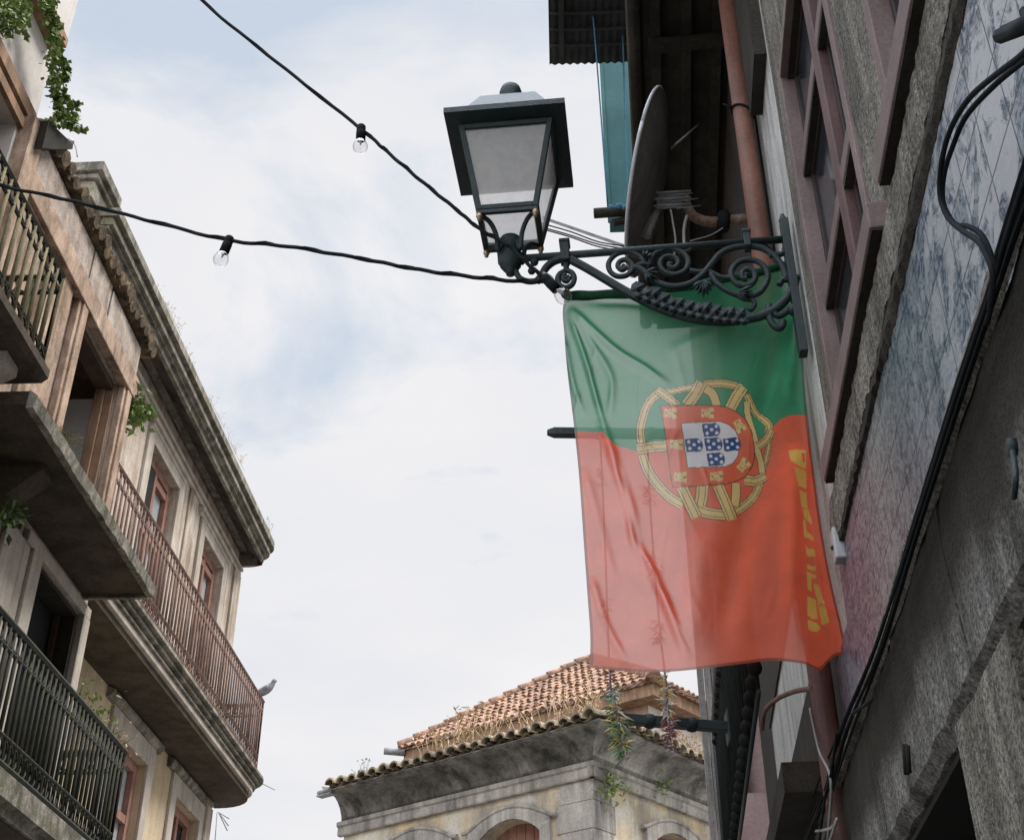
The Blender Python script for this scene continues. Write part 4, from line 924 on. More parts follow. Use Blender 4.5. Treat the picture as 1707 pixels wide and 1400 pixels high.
# boarded end of the bay
xb = onY(1168, 1180, 9.3).x; bz0 = 3.2
bo = MB(); x = xb; k = 0
while x < xb+.25:
    w = .05; o = random.uniform(-.02, .02)
    bo.box(x, x+w-.006, 9.3+o, 9.36+o, 2.6+random.uniform(-.1, .1), 7.9); x += w; k += 1
bo.build('grey_boards', M['greywood'], tb)
MB().box(xb+.26, 3.2, 9.37, 9.9, 0, 9.0).build('bay_wall', M['pinkwall'], tb)
MB().box(xb+.24, xb+.28, 9.24, 9.40, 2.6, 7.5).box(xb+.125, xb+.14, 9.25, 9.275, 4.35, 4.9).box(xb+.09, xb+.105, 9.25, 9.275, 3.3, 3.9).build('board_gap', M['soot_shade'], tb)
MB().box(xb+.19, 2.2, 9.12, 9.235, 2.4, 4.35).build('lower_wall', M['pinkwall'], tb)

# ================================================================== downpipe, box, dish
dp = thing('downpipe', 'terracotta red downpipe running down the right house front', 'pipe', RW.pt(.46, 0, .07))
pa = .47
MB().tube([RW.pt(pa, 3.55, .07), RW.pt(pa, 5.6, .07), RW.pt(pa, 7.6, .07)], .047, 14).build('pipe', M['terracotta'], dp)
MB().tube([RW.pt(pa, 0, .07), RW.pt(pa, 1.8, .07), RW.pt(pa, 3.6, .07)], .045, 14).build('lower_pipe', M['pipe_shade'], dp)  # lower length coloured darker to imitate shade beneath the flag
cl = MB()
for z in (6.34, 5.45, 3.7, 4.6):
    cl.tube([RW.pt(pa+.052*math.cos(t), z+.03*math.sin(t*1.0), .07+.052*math.sin(t)) for t in [k*math.pi/8 for k in range(17)]], .006, 5); cl.tube([RW.pt(pa-.02, z+.02, .125), RW.pt(pa-.01, z+.06, .16)], .006, 4)
cl.build('wire_tie', M['cable'], dp)
jb = thing('junction_box', 'small pale grey junction box on granite edge right of the flag', 'box', RW.px(1386, 895, .1))
w0 = RW.hit(1382, 880, .06); w1 = RW.hit(1394, 915, .06)
MB().wbox(RW, w0[0]-.02, w0[0]+.04, w1[1]-.0, w0[1]-.005, .015, .055).build('cover', M['box'], jb, .006)
MB().ball(RW.pt(w0[0]+.01, (w0[1]+w1[1])/2-.01, .055), .009).build('screw', M['soot_shade'], jb)

ds = thing('satellite_dish', 'grey satellite dish seen from behind on rusty wall bracket', 'satellite dish', onY(1085, 380, 5.1))
yd = 5.15; ctr = onY(1079, 303, yd); hz = .55
ax = Vector((-.95, .10, .24)).normalized()   # the dish looks away to the left; its back is turned to the street
upv = (Vector((0, 0, 1))-ax*ax.z).normalized(); rt = upv.cross(ax)
dm = MB(); vs = []; nr, na = 8, 40
for side in (0, 1):
    for i in range(nr+1):
        r = i/nr
        for k in range(na):
            a = 2*math.pi*k/na; dep = -.07*(1-r*r)-(.008 if side else 0)
            vs.append(ctr+upv*(hz*r*math.sin(a))+rt*(hz*.80*r*math.cos(a))+ax*dep)
q = (nr+1)*na
fs = [(s*q+i*na+k, s*q+i*na+(k+1) % na, s*q+(i+1)*na+(k+1) % na, s*q+(i+1)*na+k) for s in (0, 1) for i in range(nr) for k in range(na)]
dm.add(vs, fs, True); dm.build('reflector', M['dish'], ds)
MB().tube([ctr+upv*(hz*math.sin(2*math.pi*k/na))+rt*(hz*.80*math.cos(2*math.pi*k/na)) for k in range(na+1)], .011, 6).build('rim', M['dishrim'], ds)
mp = MB(); b0 = onY(1118, 335, 5.25)
mp.hexa([onY(1092, 320, 5.12), onY(1140, 318, 5.12), onY(1140, 318, 5.3), onY(1092, 320, 5.3), onY(1096, 350, 5.12), onY(1138, 346, 5.12), onY(1138, 346, 5.3), onY(1096, 350, 5.3)])
for v in (322, 333, 344): mp.tube([onY(1090, v, 5.1), onY(1152, v-3, 5.1)], .008, 5)
mp.tube([onY(1078, 395, 5.15), onY(1100, 345, 5.15)], .022, 6); mp.tube([onY(1060, 400, 5.15), onY(1098, 350, 5.15)], .016, 6)
for u, v in ((1147, 322), (1156, 331), (1150, 344), (1160, 343)): mp.tube([onY(u-22, v+4, 5.1), onY(u+8, v, 5.1)], .004, 4)
mp.build('mounting_clamp', M['steel'], ds)
MB().tube(catmull([onY(1140, 322, 5.2), onY(1146, 345, 5.2), onY(1158, 362, 5.2), onY(1185, 370, 5.2), onY(1230, 366, 5.2), onY(1282, 360, 5.2)], 5), .027, 10).build('wall_arm', M['rustpipe'], ds)
MB().tube([onY(1207, 357, 5.18), onY(1205, 382, 5.18)], .034, 8).tube([onY(1206, 362, 5.16), onY(1212, 350, 5.16)], .006, 4).build('arm_clamp', M['cable'], ds)
cbm = MB()
cbm.tube(catmull([onY(1118, 350, 5.1), onY(1122, 372, 5.1), onY(1126, 400, 5.1), onY(1124, 425, 5.1)], 4), .006, 5)
cbm.tube(catmull([onY(1145, 360, 5.1), onY(1140, 385, 5.1), onY(1142, 425, 5.1)], 4), .010, 5)
cbm.tube(catmull([onY(1205, 380, 5.1), onY(1185, 392, 5.1), onY(1150, 402, 5.1)], 4), .004, 4)
cbm.build('loose_cable', M['box'], ds)
MB().tube([onY(1119, 248, 5.3), onY(1167, 207, 5.6)], .008, 6).build('feed_rod', M['steel'], ds)

# two blue cords from the roof to the drying pole, thin bars behind the lantern
for i, pts in enumerate((((984, -20), (990, 45), (1000, 170), (1013, 345)), ((1034, -20), (1038, 60), (1042, 200), (1048, 340)))):
    tag(MB().tube(catmull([onY(u, v, 7.9-(.9 if v < 60 else .4 if v < 180 else 0)*.4) for u, v in pts], 4), .007, 5).build('cord', M['bluecord']),
        ('blue cord hanging against the sky beside the teal box', 'blue cord hanging across the face of the teal box')[i], 'cord')
tag(MB().hexa([onY(903, 360, 5.6), onY(1060, 414, 5.6), onY(1060, 414, 5.66), onY(903, 360, 5.66), onY(905, 366, 5.6), onY(1060, 420, 5.6), onY(1060, 420, 5.66), onY(905, 366, 5.66)]).build('support_bar', M['steel']),
    'flat grey metal bar slanting from behind the lantern to the dish', 'bar')
for i, (v0, v1) in enumerate(((372, 412), (378, 416), (381, 420))):
    tag(MB().tube(catmull([onY(900, v0, 5.5), onY(950, v0+14, 5.5), onY(1000, v1-8, 5.5), onY(1055, v1, 5.5)], 4), .005, 4).build('wire', M['cable']),
        'thin dark wire sagging beneath the slanting grey bar', 'wire', 'wires beneath the slanting bar')

# ================================================================== banner arms with tinsel garlands
def arm(label, tip, base, r, m='lampiron', ext=None):
    t = thing('banner_arm', label, 'bracket', base)
    d = (Vector(base)-Vector(tip)).normalized()
    b = MB(); s = r*.8; up = Vector((0, 0, 1)); sd = d.cross(up).normalized()
    def sec(p, k): return [p-sd*k-up*k, p+sd*k-up*k, p+sd*k+up*k, p-sd*k+up*k]
    tp_ = Vector(tip); q = [sec(tp_, s*.55), sec(tp_+d*.04, s), sec(Vector(base), s)]
    b.add(sum(q, []), [(i*4+k, i*4+(k+1) % 4, i*4+4+(k+1) % 4, i*4+4+k) for i in range(2) for k in range(4)]+[(3, 2, 1, 0), (8, 9, 10, 11)])
    b.build('arm', M[m], t, .004)
    e = MB(); bs = Vector(base)
    e.hexa([bs+Vector(v)*r for v in ((-.2, -2, -2.6), (2.2, -2, -2.6), (2.2, 2, -2.6), (-.2, 2, -2.6), (-.2, -2, 2.6), (2.2, -2, 2.6), (2.2, 2, 2.6), (-.2, 2, 2.6))])
    e.build('socket', M[m], t, .006)
    c = MB()
    for f in (.35, .7): c.lathe(tp_.lerp(bs, f), d, [(s*1.5, -.02), (s*1.7, 0), (s*1.5, .02)], 8)
    c.build('collar', M[m], t)
    return t
ya = 6.1
arm('dark iron arm ending left of flag, half seen through cloth', onY(912, 721, ya), RW.pt(2.05, onY(1150, 716, ya).z, .36), .030)
arm('dark iron arm with tinsel below the flag', onY(1012, 1196, ya), onY(1213, 1212, ya+.08), .030)
def garland(label, path, bits):
    t = thing('tinsel_garland', label, 'garland', path[0]); path = catmull(path, 6)
    MB().tube(path, .006, 5).build('string', M['steel'], t)
    by = {}
    for (f, m, n, s) in bits:
        mb = by.setdefault((m, f), MB()); p = path[min(int(f*(len(path)-1)), len(path)-1)]
        ang = random.uniform(0, 6.28)
        for i in range(int(n*1.6)):
            a = ang+random.gauss(0, 1.6); d = Vector((math.cos(a), math.sin(a)*.7, random.uniform(-1.0, .25)))
            mb.leaf(p+Vector((random.gauss(0, .008), 0, random.uniform(-.06, .06))), d, (random.random(), random.random(), 1), s*random.uniform(.25, .75), s*.085)
    for (m, f), mb in by.items(): mb.build('tinsel', M[m], t)
    return t
garland('left tinsel garland of green and gold strips hanging over iron arm', [onY(1000, 722, ya-.03), onY(1008, 900, ya-.03), onY(1016, 1120, ya-.03), onY(1022, 1160, ya-.03), onY(1030, 1200, ya-.05), onY(1040, 1245, ya-.05)],
        [(.12, 'greentin', 20, .07), (.3, 'redtin', 22, .08), (.45, 'redtin', 22, .08), (.60, 'greentin', 30, .09), (.66, 'silver', 24, .08), (.79, 'gold', 26, .12), (.82, 'silver', 16, .1), (.87, 'greentin', 26, .12), (.90, 'gold', 22, .12), (.96, 'greentin', 22, .1), (.98, 'silver', 14, .07), (1.0, 'leaf', 12, .1)])
garland('right tinsel garland ending in a dark red tuft at iron arm', [onY(1078, 720, ya-.03), onY(1084, 850, ya-.03), onY(1098, 1030, ya-.03), onY(1110, 1140, ya-.03), onY(1113, 1190, ya-.05), onY(1117, 1232, ya-.05)],
        [(.05, 'redtin', 26, .09), (.18, 'redtin', 26, .09), (.3, 'redtin', 24, .09), (.45, 'redtin', 26, .1), (.6, 'gold', 34, .08), (.69, 'silver', 26, .09), (.73, 'gold', 22, .1), (.86, 'silver', 24, .07), (.90, 'redtin', 36, .08), (.95, 'redtin', 30, .09), (1.0, 'silver', 18, .06)])

# ================================================================== cables on the right
cabs = [[(1720, 300), (1690, 420), (1668, 470), (1610, 620), (1540, 850), (1470, 1080), (1425, 1210), (1385, 1330), (1350, 1420)]]
for i in range(7):
    j = i*2.4-14; off = .085+.012*(i % 3)
    pts = [(1735+j*1.4, 250+i*6), (1690+j*1.5, 400), (1664+j, 478), (1608+j*.9, 640+i), (1538+j*.8, 860), (1470+j*.9+random.uniform(-4, 4), 1080), (1420+j*1.4+random.uniform(-7, 7), 1215), (1385+j*1.6+random.uniform(-9, 9), 1320), (1345+j*2+random.uniform(-12, 12), 1420)]
    tag(MB().tube(catmull([RW.px(u, v, off) for u, v in pts], 6), .0032 if i % 2 else .0048, 6).build('cable', M['cable']),
        'black cable in the bundle running along top of the granite lintel', 'cable', 'cables bundled along the granite lintel')
for i, pts in enumerate(([(1725, 70), (1700, 95), (1660, 125), (1615, 165), (1585, 215), (1570, 270), (1567, 325), (1580, 362), (1605, 385), (1630, 402), (1644, 425), (1655, 460), (1650, 520)],
                         [(1725, 90), (1690, 115), (1650, 150), (1610, 195), (1588, 245), (1574, 290), (1572, 335), (1590, 372), (1615, 378), (1636, 392), (1652, 425), (1660, 470), (1645, 540)])):
    tag(MB().tube(catmull([RW.px(u, v, .13-.02*i) for u, v in pts], 6), .0050, 8).build('cable', M['cable']),
        ('outer thick black cable looping out over the glazed tiles', 'inner thick black cable looping out over the glazed tiles')[i], 'cable')
for i, pts in enumerate(([(1642, -10), (1622, 80), (1600, 165), (1580, 245)], [(1690, -10), (1672, 60), (1655, 160), (1640, 330)], [(1665, 60), (1640, 190), (1612, 320), (1598, 370)], [(1690, 100), (1672, 200), (1660, 290), (1645, 380)])):
    tag(MB().tube(catmull([RW.px(u, v, .02) for u, v in pts], 5), .0016, 5).build('wire', M['cable']), 'thin black wire stretched down across the glazed tiles', 'wire', 'thin wires over the glazed tiles')
cg = MB(); c0 = RW.px(1690, 55, .17)
cg.tube([RW.px(1668, 60, .13), RW.px(1730, 36, .13)], .012, 8); cg.tube([RW.px(1672, 52, .12), RW.px(1730, 26, .12)], .008, 6); cg.tube([RW.px(1708, 18, .12), RW.px(1726, 52, .12)], .008, 8)
tag(cg.build('cable_clamp', M['cable']), 'bulky black cable clamp at the top right corner', 'clamp')
for i, pts in enumerate(([(1350, 1180), (1365, 1250), (1385, 1300), (1380, 1400)], [(1395, 1220), (1385, 1290), (1375, 1330), (1365, 1410)], [(1420, 1190), (1455, 1165)], [(1360, 1385), (1385, 1380), (1395, 1365), (1380, 1410)])):
    tag(MB().tube(catmull([RW.px(u, v, .12) for u, v in pts], 5), .005, 5).build('wire', M['steel' if i in (0, 3) else 'cable']),
        ('pale loose wire hanging down beside the lower downpipe', 'dark loose wire dangling beneath the cable bundle', 'short dark wire end poking out of cable bundle at tiles', 'pale wire loop at the bottom end of cable bundle')[i], 'wire')
rk = thing('hose', 'thin reddish pipe curving from the balcony to the lower downpipe', 'pipe', RW.px(1330, 1150, .2))
MB().tube(catmull([RW.px(1270, 1215, .26), RW.px(1275, 1185, .25), RW.px(1295, 1165, .2), RW.px(1325, 1152, .14), RW.px(1352, 1148, .1)], 6), .010, 8).build('pipe', M['rust'], rk)
MB().tube([RW.px(1350, 1148, .1), RW.px(1357, 1147, .1)], .014, 8).build('end_cap', M['rust'], rk)

# ================================================================== wall lamp with scrolled bracket
def bx(x, y, off=0): return AR.px(860+x/3.414, 380+y/3.414, off)
lp = thing('wall_lantern', 'black iron street lantern on scrolled wall bracket above the flag', 'street lamp', RW.pt(0, 4.9, .05))
z_bar = AR.hit(1310, 399)[1]
br = MB()
br.tube([AR.pt(AR.hit(862, 420)[0], z_bar, 0), AR.pt(-.02, z_bar, 0)], .0165, 10); br.build('top_bar', M['lampiron'], lp)
bp_ = MB(); zt_, zbm = AR.hit(1324, 368)[1], AR.hit(1348, 590)[1]
bp_.wbox(AR, -.045, -.012, zbm, zt_, -.028, .028); bp_.tube([AR.pt(-.03, zt_, 0), AR.pt(-.03, zt_+.04, 0)], [.02, .008], 8); bp_.build('wall_plate', M['lampiron'], lp, .006)
sc = MB()
def st_(pts, r, k=6, n=8): sc.tube(catmull([bx(x, y) for x, y in pts], k), r, n)
main = [(310, 180), (400, 228), (500, 287), (600, 347), (700, 402), (800, 450), (900, 488), (1000, 515), (1100, 530), (1200, 533), (1300, 522), (1400, 500), (1450, 478), (1505, 440), (1550, 390), (1580, 335), (1588, 290)]
st_(main, .019)
sc.tube(catmull([bx(x, y+7, .012) for x, y in main[:7]], 4), .007, 5); sc.tube(catmull([bx(x, y-7, .012) for x, y in main[:7]], 4), .007, 5)
st_([(310, 185), (260, 178), (210, 195), (170, 230), (145, 275), (120, 305)], .017)
st_([(-10, 205), (0, 250), (25, 288), (70, 305), (120, 300), (150, 275)], .013)
st_([(285, 200), (284, 240), (250, 262), (238, 290), (250, 325), (285, 340), (320, 322), (332, 288), (318, 255), (290, 243)], .012)
st_([(285, 262), (268, 275), (270, 298), (290, 305), (303, 288), (292, 275)], .010)
st_([(735, 200), (700, 160), (640, 138), (575, 148), (530, 195), (535, 245), (575, 275), (630, 270), (665, 235), (655, 200), (620, 182), (588, 195), (582, 222), (605, 240), (628, 225)], .0115)
st_([(760, 215), (785, 155), (850, 122), (930, 130), (980, 180), (965, 240), (900, 266), (840, 245), (822, 200), (850, 165), (900, 165), (925, 195), (905, 228), (875, 222), (872, 200)], .0115)
st_([(930, 140), (980, 130), (1005, 108)], .009); st_([(690, 215), (735, 205), (765, 212)], .012)
st_([(670, 225), (720, 240), (760, 280), (820, 318), (900, 335), (990, 318), (1060, 268), (1110, 210), (1160, 150), (1230, 115), (1310, 104), (1400, 116), (1470, 160), (1520, 225), (1540, 290)], .014)
st_([(990, 240), (1040, 250), (1090, 245), (1130, 262), (1170, 280), (1225, 285)], .010)
st_([(1110, 262), (1140, 310), (1190, 350), (1250, 378), (1320, 390), (1390, 365), (1430, 305), (1430, 250), (1390, 200), (1330, 182), (1270, 195), (1230, 240), (1232, 290), (1270, 325), (1325, 328), (1360, 295), (1355, 250), (1318, 235), (1288, 255), (1292, 285), (1315, 288)], .0125)
st_([(1250, 378), (1300, 405), (1345, 410), (1358, 435), (1340, 465), (1325, 455)], .010)
st_([(1440, 160), (1480, 150), (1510, 150), (1540, 125)], .012); st_([(1500, 325), (1515, 300), (1560, 292), (1615, 282)], .013)
st_([(1440, 440), (1440, 490), (1455, 540), (1490, 570), (1515, 560), (1520, 530)], .015); st_([(1460, 480), (1500, 500), (1550, 470)], .014)
for x, y, r in ((1540, 120, .02), (1580, 466, .026), (105, 195, .018), (90, 245, .017), (285, 285, .012), (1480, 570, .012), (612, 216, .01), (884, 204, .01), (1310, 268, .012)): sc.ball(bx(x, y), r)
sc.build('scrollwork', M['lampiron'], lp)
lf = MB()
def fleaf(x, y, ang, Lp, wp, off=.016):
    """a small cast leaf lying in the bracket plane"""
    c, s = math.cos(ang), math.sin(ang); out = []
    for (p, q) in ((0, 0), (.25, .35), (.45, .28), (.6, .42), (.8, .2), (1, 0), (.8, -.2), (.6, -.42), (.45, -.28), (.25, -.35)):
        out.append(bx(x+c*p*Lp-s*q*wp, y+s*p*Lp+c*q*wp, off))
    lf.add(out+[bx(x+c*.5*Lp, y+s*.5*Lp, off+.02)], [(i, (i+1) % 10, 10) for i in range(10)])
    lf.add([bx(x+c*p*Lp-s*q*wp, y+s*p*Lp+c*q*wp, -off) for (p, q) in ((0, 0), (.25, .35), (.6, .42), (1, 0), (.6, -.42), (.25, -.35))], [(0, 1, 2, 3, 4, 5)])
for i, x in enumerate(range(650, 1290, 50)):
    t = (x-600)/700; y = 347+ (533-347)*min(1, (1-(1-t)**1.9))-14
    fleaf(x, y, .45-.5*t-.85+.2*math.sin(i*2.1), 92+10*math.sin(i), 84); fleaf(x+14, y+10, .45-.5*t+.1, 70, 60, .022)
for k in range(7): fleaf(1065, 300, math.pi/2+(k-3)*.36, 105-12*abs(k-3), 34)
for k in range(5): fleaf(740, 250, .5+(k-2)*.45, 85-10*abs(k-2), 34)
for k in range(4): fleaf(1270, 360, .2+(k-1.5)*.4, 80, 30)
for k in range(3): fleaf(735, 170, -1.2+(k-1)*.6, 50, 30)
lf.build('cast_leaves', M['lampiron'], lp)
co = MB()
for x0_, x1_, y0_, y1_ in ((252, 306, 96, 196), (1290, 1340, 40, 118)):
    a0, z1 = AR.hit(860+x0_/3.414, 380+y0_/3.414); a1, z0 = AR.hit(860+x1_/3.414, 380+y1_/3.414)
    co.wbox(AR, a0, a1, z0, z1, -.026, .026); co.wbox(AR, a0-.004, a1+.004, z1-.004, z1+.012, -.03, .03)
co.build('collar', M['lampiron'], lp, .004)
# lantern body
ca = AR.hit(851, 410)[0]; LC = AR.pt(ca, 0, 0)
AX = Vector((AR.e[0], AR.e[1], 0)); AY = Vector((-AR.e[1], AR.e[0], 0))   # along the arm, and away from the viewer
def lpt(x, y, z): return LC+AX*x+AY*y+Vector((0, 0, z))
ZR = 5.735; ZB = 5.285; hr = .262; ht = .205; hb = .130
def sqring(h, z): return [lpt(-h, -h, z), lpt(h, -h, z), lpt(h, h, z), lpt(-h, h, z)]
def frustum(mb, h0, z0, h1, z1, caps=True):
    v = sqring(h0, z0)+sqring(h1, z1); f = [(i, (i+1) % 4, (i+1) % 4+4, i+4) for i in range(4)]
    if caps: f += [(3, 2, 1, 0), (4, 5, 6, 7)]
    mb.add(v, f)
rfm = MB(); v = sqring(ht-.01, ZR-.005)+sqring(hr, ZR)+sqring(hr, ZR+.03)+sqring(.13, ZR+.11); 
rfm.add(v, [(r*4+i, r*4+(i+1) % 4, r*4+4+(i+1) % 4, r*4+4+i) for r in range(3) for i in range(4)]+[(0, 1, 2, 3)])
rfm.build('roof', M['lampiron'], lp)
cp = MB(); frustum(cp, .205, ZR+.055, .125, ZR+.235); cp.build('roof_cap', M['lampiron_lt'], lp, .006)
MB().lathe(lpt(0, 0, ZR+.235), (0, 0, 1), [(.05, 0), (.045, .07), (.05, .11), (.052, .135), (.045, .16), (.025, .178), (.0, .183)], 20).build('finial', M['lampiron'], lp)
fr = MB()
def lam(z): return (ZR-.02-z)/(ZR-.02-ZB)
def hs(z): return ht+(hb-ht)*lam(z)
zt1 = ZR-.02; fw = .024
for sx, sy in ((-1, -1), (1, -1), (1, 1), (-1, 1)):
    c = []
    for z in (ZB, zt1):
        h = hs(z); c += [lpt(sx*h, sy*h, z), lpt(sx*(h-fw), sy*h, z), lpt(sx*(h-fw), sy*(h-fw), z), lpt(sx*h, sy*(h-fw), z)]
    fr.hexa(c)
for z0, z1 in ((ZB, ZB+.022), (zt1-.022, zt1)):
    for s in (-1, 1):
        h0, h1 = hs(z0), hs(z1)
        for ax_ in (0, 1):
            c = []
            for z, h in ((z0, h0), (z1, h1)):
                e = h-fw
                q = [(-e, s*h), (e, s*h), (e, s*(h-fw)), (-e, s*(h-fw))]
                c += [lpt(p, r, z) if ax_ == 0 else lpt(r, p, z) for p, r in q]
            fr.hexa(c)
for s in (-1, 1):   # lip under the frame
    fr.hexa([lpt(-hb, s*hb, ZB-.022), lpt(hb, s*hb, ZB-.022), lpt(hb, s*(hb-.018), ZB-.022), lpt(-hb, s*(hb-.018), ZB-.022), lpt(-hb, s*hb, ZB-.002), lpt(hb, s*hb, ZB-.002), lpt(hb, s*(hb-.018), ZB-.002), lpt(-hb, s*(hb-.018), ZB-.002)])
    fr.hexa([lpt(s*hb, -hb+.02, ZB-.022), lpt(s*(hb-.018), -hb+.02, ZB-.022), lpt(s*(hb-.018), hb-.02, ZB-.022), lpt(s*hb, hb-.02, ZB-.022), lpt(s*hb, -hb+.02, ZB-.002), lpt(s*(hb-.018), -hb+.02, ZB-.002), lpt(s*(hb-.018), hb-.02, ZB-.002), lpt(s*hb, hb-.02, ZB-.002)])
fr.build('frame', M['lampiron'], lp, .003)
for k in range(4):
    z0, z1 = ZB+.018, zt1-.018; h0, h1 = hs(z0)-.012, hs(z1)-.012; e0_, e1_ = h0-.012, h1-.012
    q = [(-e0_, -h0, z0), (e0_, -h0, z0), (e1_, -h1, z1), (-e1_, -h1, z1)]
    for _ in range(k): q = [(-y, x, z) for x, y, z in q]
    MB().poly([lpt(*p) for p in q]).build('glass_pane', M['lampglass'], lp)
MB().poly([lpt(-hb+.01, -hb+.01, ZB-.004), lpt(hb-.01, -hb+.01, ZB-.004), lpt(hb-.01, hb-.01, ZB-.004), lpt(-hb+.01, hb-.01, ZB-.004)]).build('bottom_pane', M['lampglass'], lp)
MB().lathe(lpt(0, 0, ZR-.015), (0, 0, -1), [(.0, 0), (.15, 0), (.14, .05), (.06, .09), (.03, .1), (.03, .16)], 16).build('lamp_holder', M['lampiron_lt'], lp)
zh = AR.hit(850, 415)[1]
lg_ = MB(); nt_ = MB()
for sx, sy in ((-1, -1), (1, -1), (1, 1), (-1, 1)):
    k = hb-.02
    lg_.tube(catmull([lpt(sx*k, sy*k, ZB-.02), lpt(sx*k*.72, sy*k*.72, ZB-.03), lpt(sx*k*.50, sy*k*.50, ZB-.08), lpt(sx*k*.42, sy*k*.42, ZB-.16), lpt(sx*.03, sy*.03, zh+.02)], 5), .0105, 8)
    nt_.lathe(lpt(sx*(hb-.012), sy*(hb-.012), ZB-.02), (0, 0, -1), [(0, 0), (.014, 0), (.014, .014), (.009, .018), (.009, .03), (0, .032)], 8)
lg_.build('leg', M['lampiron'], lp); nt_.build('bolt', M['brass'], lp)
MB().lathe(lpt(0, 0, zh+.05), (0, 0, -1), [(0, 0), (.045, 0), (.05, .02), (.05, .045), (.036, .06), (.04, .075), (.05, .10), (.046, .14), (.03, .165), (.02, .175), (.018, .19), (0, .195)], 16).build('hub', M['lampiron'], lp)

# ================================================================== festoon lights
def festoon(label, W, pts, bulbs, r):
    t = thing('festoon_light', label, 'string light', W.px(*pts[-1]))
    path = catmull([W.px(u, v) for u, v in pts], 8)
    path = [p+Vector((0, 0, .003*math.sin(i*1.3))) for i, p in enumerate(path)]
    MB().tube(path, r, 8).build('cable', M['cable'], t)
    MB().tube([p+Vector((0, -.004+.006*math.sin(i*1.1), .006*math.cos(i*1.1))) for i, p in enumerate(path)], r*.55, 6).build('twisted_wire', M['cable'], t)
    for (u, v, tilt) in bulbs:
        p = W.px(u, v); d = Vector((tilt[0], tilt[1], -1)).normalized()
        s = MB().lathe(p-d*.022, d, [(0, 0), (.017, 0), (.021, .006), (.021, .03), (.019, .035), (.022, .04), (.022, .085), (.0, .085)], 14).build('socket', M['cable'], t)
        rr = .034
        MB().lathe(p+d*.060, d, [(.015, 0), (.019, .01), (.028, .022)]+[(rr*math.sin(a), .047-rr*math.cos(a)) for a in [math.pi*k/14 for k in range(5, 15)]], 18).build('bulb', M['bulb'], s)
        MB().lathe(p+d*.062, d, [(0, 0), (.006, 0), (.005, .02), (.002, .035), (0, .036)], 8).build('filament', M['steel'], s)
S1 = Wall(.25, 4.05, 90-8, -1); S1 = Wall(.25, 4.05, 94, 1); S2 = Wall(.22, 4.04, 98.5, 1)
festoon('string light falling from the top to the lantern bracket', S1, [(20, -330), (180, -150), (335, 0), (460, 103), (600, 214), (645, 253), (700, 300), (760, 349), (800, 382), (845, 408), (880, 440), (905, 462)], [(602, 216, (.03, 0))], .0085)
festoon('string light crossing from left edge under the lantern', S2, [(-240, 262), (-120, 283), (0, 310), (110, 333), (240, 366), (378, 400), (480, 411), (600, 431), (700, 450), (800, 463), (880, 470), (908, 468)], [(381, 402, (-.20, 0)), (912, 467, (.75, 0))], .0085)
tag(MB().tube(catmull([AR.px(905, 455, .03), AR.px(918, 462, .03), AR.px(926, 474, .03), AR.px(938, 490, .03)], 4), .007, 6).build('cord', M['steel']), 'short pale tie cord holding the flag corner to the bracket', 'cord')

# ================================================================== flag
fg = thing('flag', 'green and red flag with yellow sphere emblem hanging from lamp bracket', 'flag', FL.px(942, 490))
def poly_len(p):
    p = np.array(p, float); d = np.r_[0, np.cumsum(np.hypot(*np.diff(p, axis=0).T))]; return p, d/d[-1]
def smooth(pts): return [(v.x, v.y) for v in catmull([Vector((x, y, 0)) for x, y in pts], 6)]
EL = poly_len(smooth([(942, 490), (938, 520), (941, 560), (946, 620), (958, 720), (966, 800), (973, 900), (980, 1000), (984, 1060), (983, 1112)]))
ER = poly_len(smooth([(1312, 442), (1325, 500), (1336, 560), (1340, 620), (1345, 690), (1356, 780), (1370, 870), (1388, 950), (1407, 1015), (1421, 1063)]))
ET = poly_len([(942, 490), (1050, 486), (1130, 478), (1220, 462), (1312, 442)])
EB = poly_len(smooth([(983, 1112), (1040, 1115), (1110, 1117), (1180, 1114), (1240, 1109), (1285, 1104), (1330, 1106), (1365, 1110), (1382, 1092), (1398, 1074), (1421, 1063)]))
def ev(E, t): return np.stack([np.interp(t, E[1], E[0][:, 0]), np.interp(t, E[1], E[0][:, 1])], -1)
NX, NY = 400, 600
s = np.linspace(0, 1, NX)[None, :]; t = np.linspace(0, 1, NY)[:, None]
Lp, Rp, Tp, Bp = ev(EL, t), ev(ER, t), ev(ET, s), ev(EB, s)
c00, c10, c01, c11 = ET[0][0], ET[0][-1], EB[0][0], EB[0][-1]
S3, T3 = s[..., None], t[..., None]
UV = (1-S3)*Lp+S3*Rp+(1-T3)*Tp+T3*Bp-((1-S3)*(1-T3)*c00+S3*(1-T3)*c10+(1-S3)*T3*c01+S3*T3*c11)
U, V = UV[..., 0], UV[..., 1]
# cloth relief (metres out of the flag plane): creases fanning from the tied corner, soft billows, a turned-back edge
def pdist(path):
    best = np.full(U.shape, 1e9); sg = np.zeros(U.shape); al = np.zeros(U.shape); acc = 0
    Ls = [math.hypot(path[i+1][0]-path[i][0], path[i+1][1]-path[i][1]) for i in range(len(path)-1)]; tot = sum(Ls)
    for i in range(len(path)-1):
        (x0, y0), (x1, y1) = path[i], path[i+1]; dx, dy = x1-x0, y1-y0; l2 = dx*dx+dy*dy
        q = np.clip(((U-x0)*dx+(V-y0)*dy)/l2, 0, 1); ex, ey = U-x0-q*dx, V-y0-q*dy; d = np.hypot(ex, ey)
        m = d < best; best = np.where(m, d, best); sg = np.where(m, np.sign(dx*ey-dy*ex), sg); al = np.where(m, (acc+q*Ls[i])/tot, al); acc += Ls[i]
    return best, sg, al
D = np.zeros(U.shape)
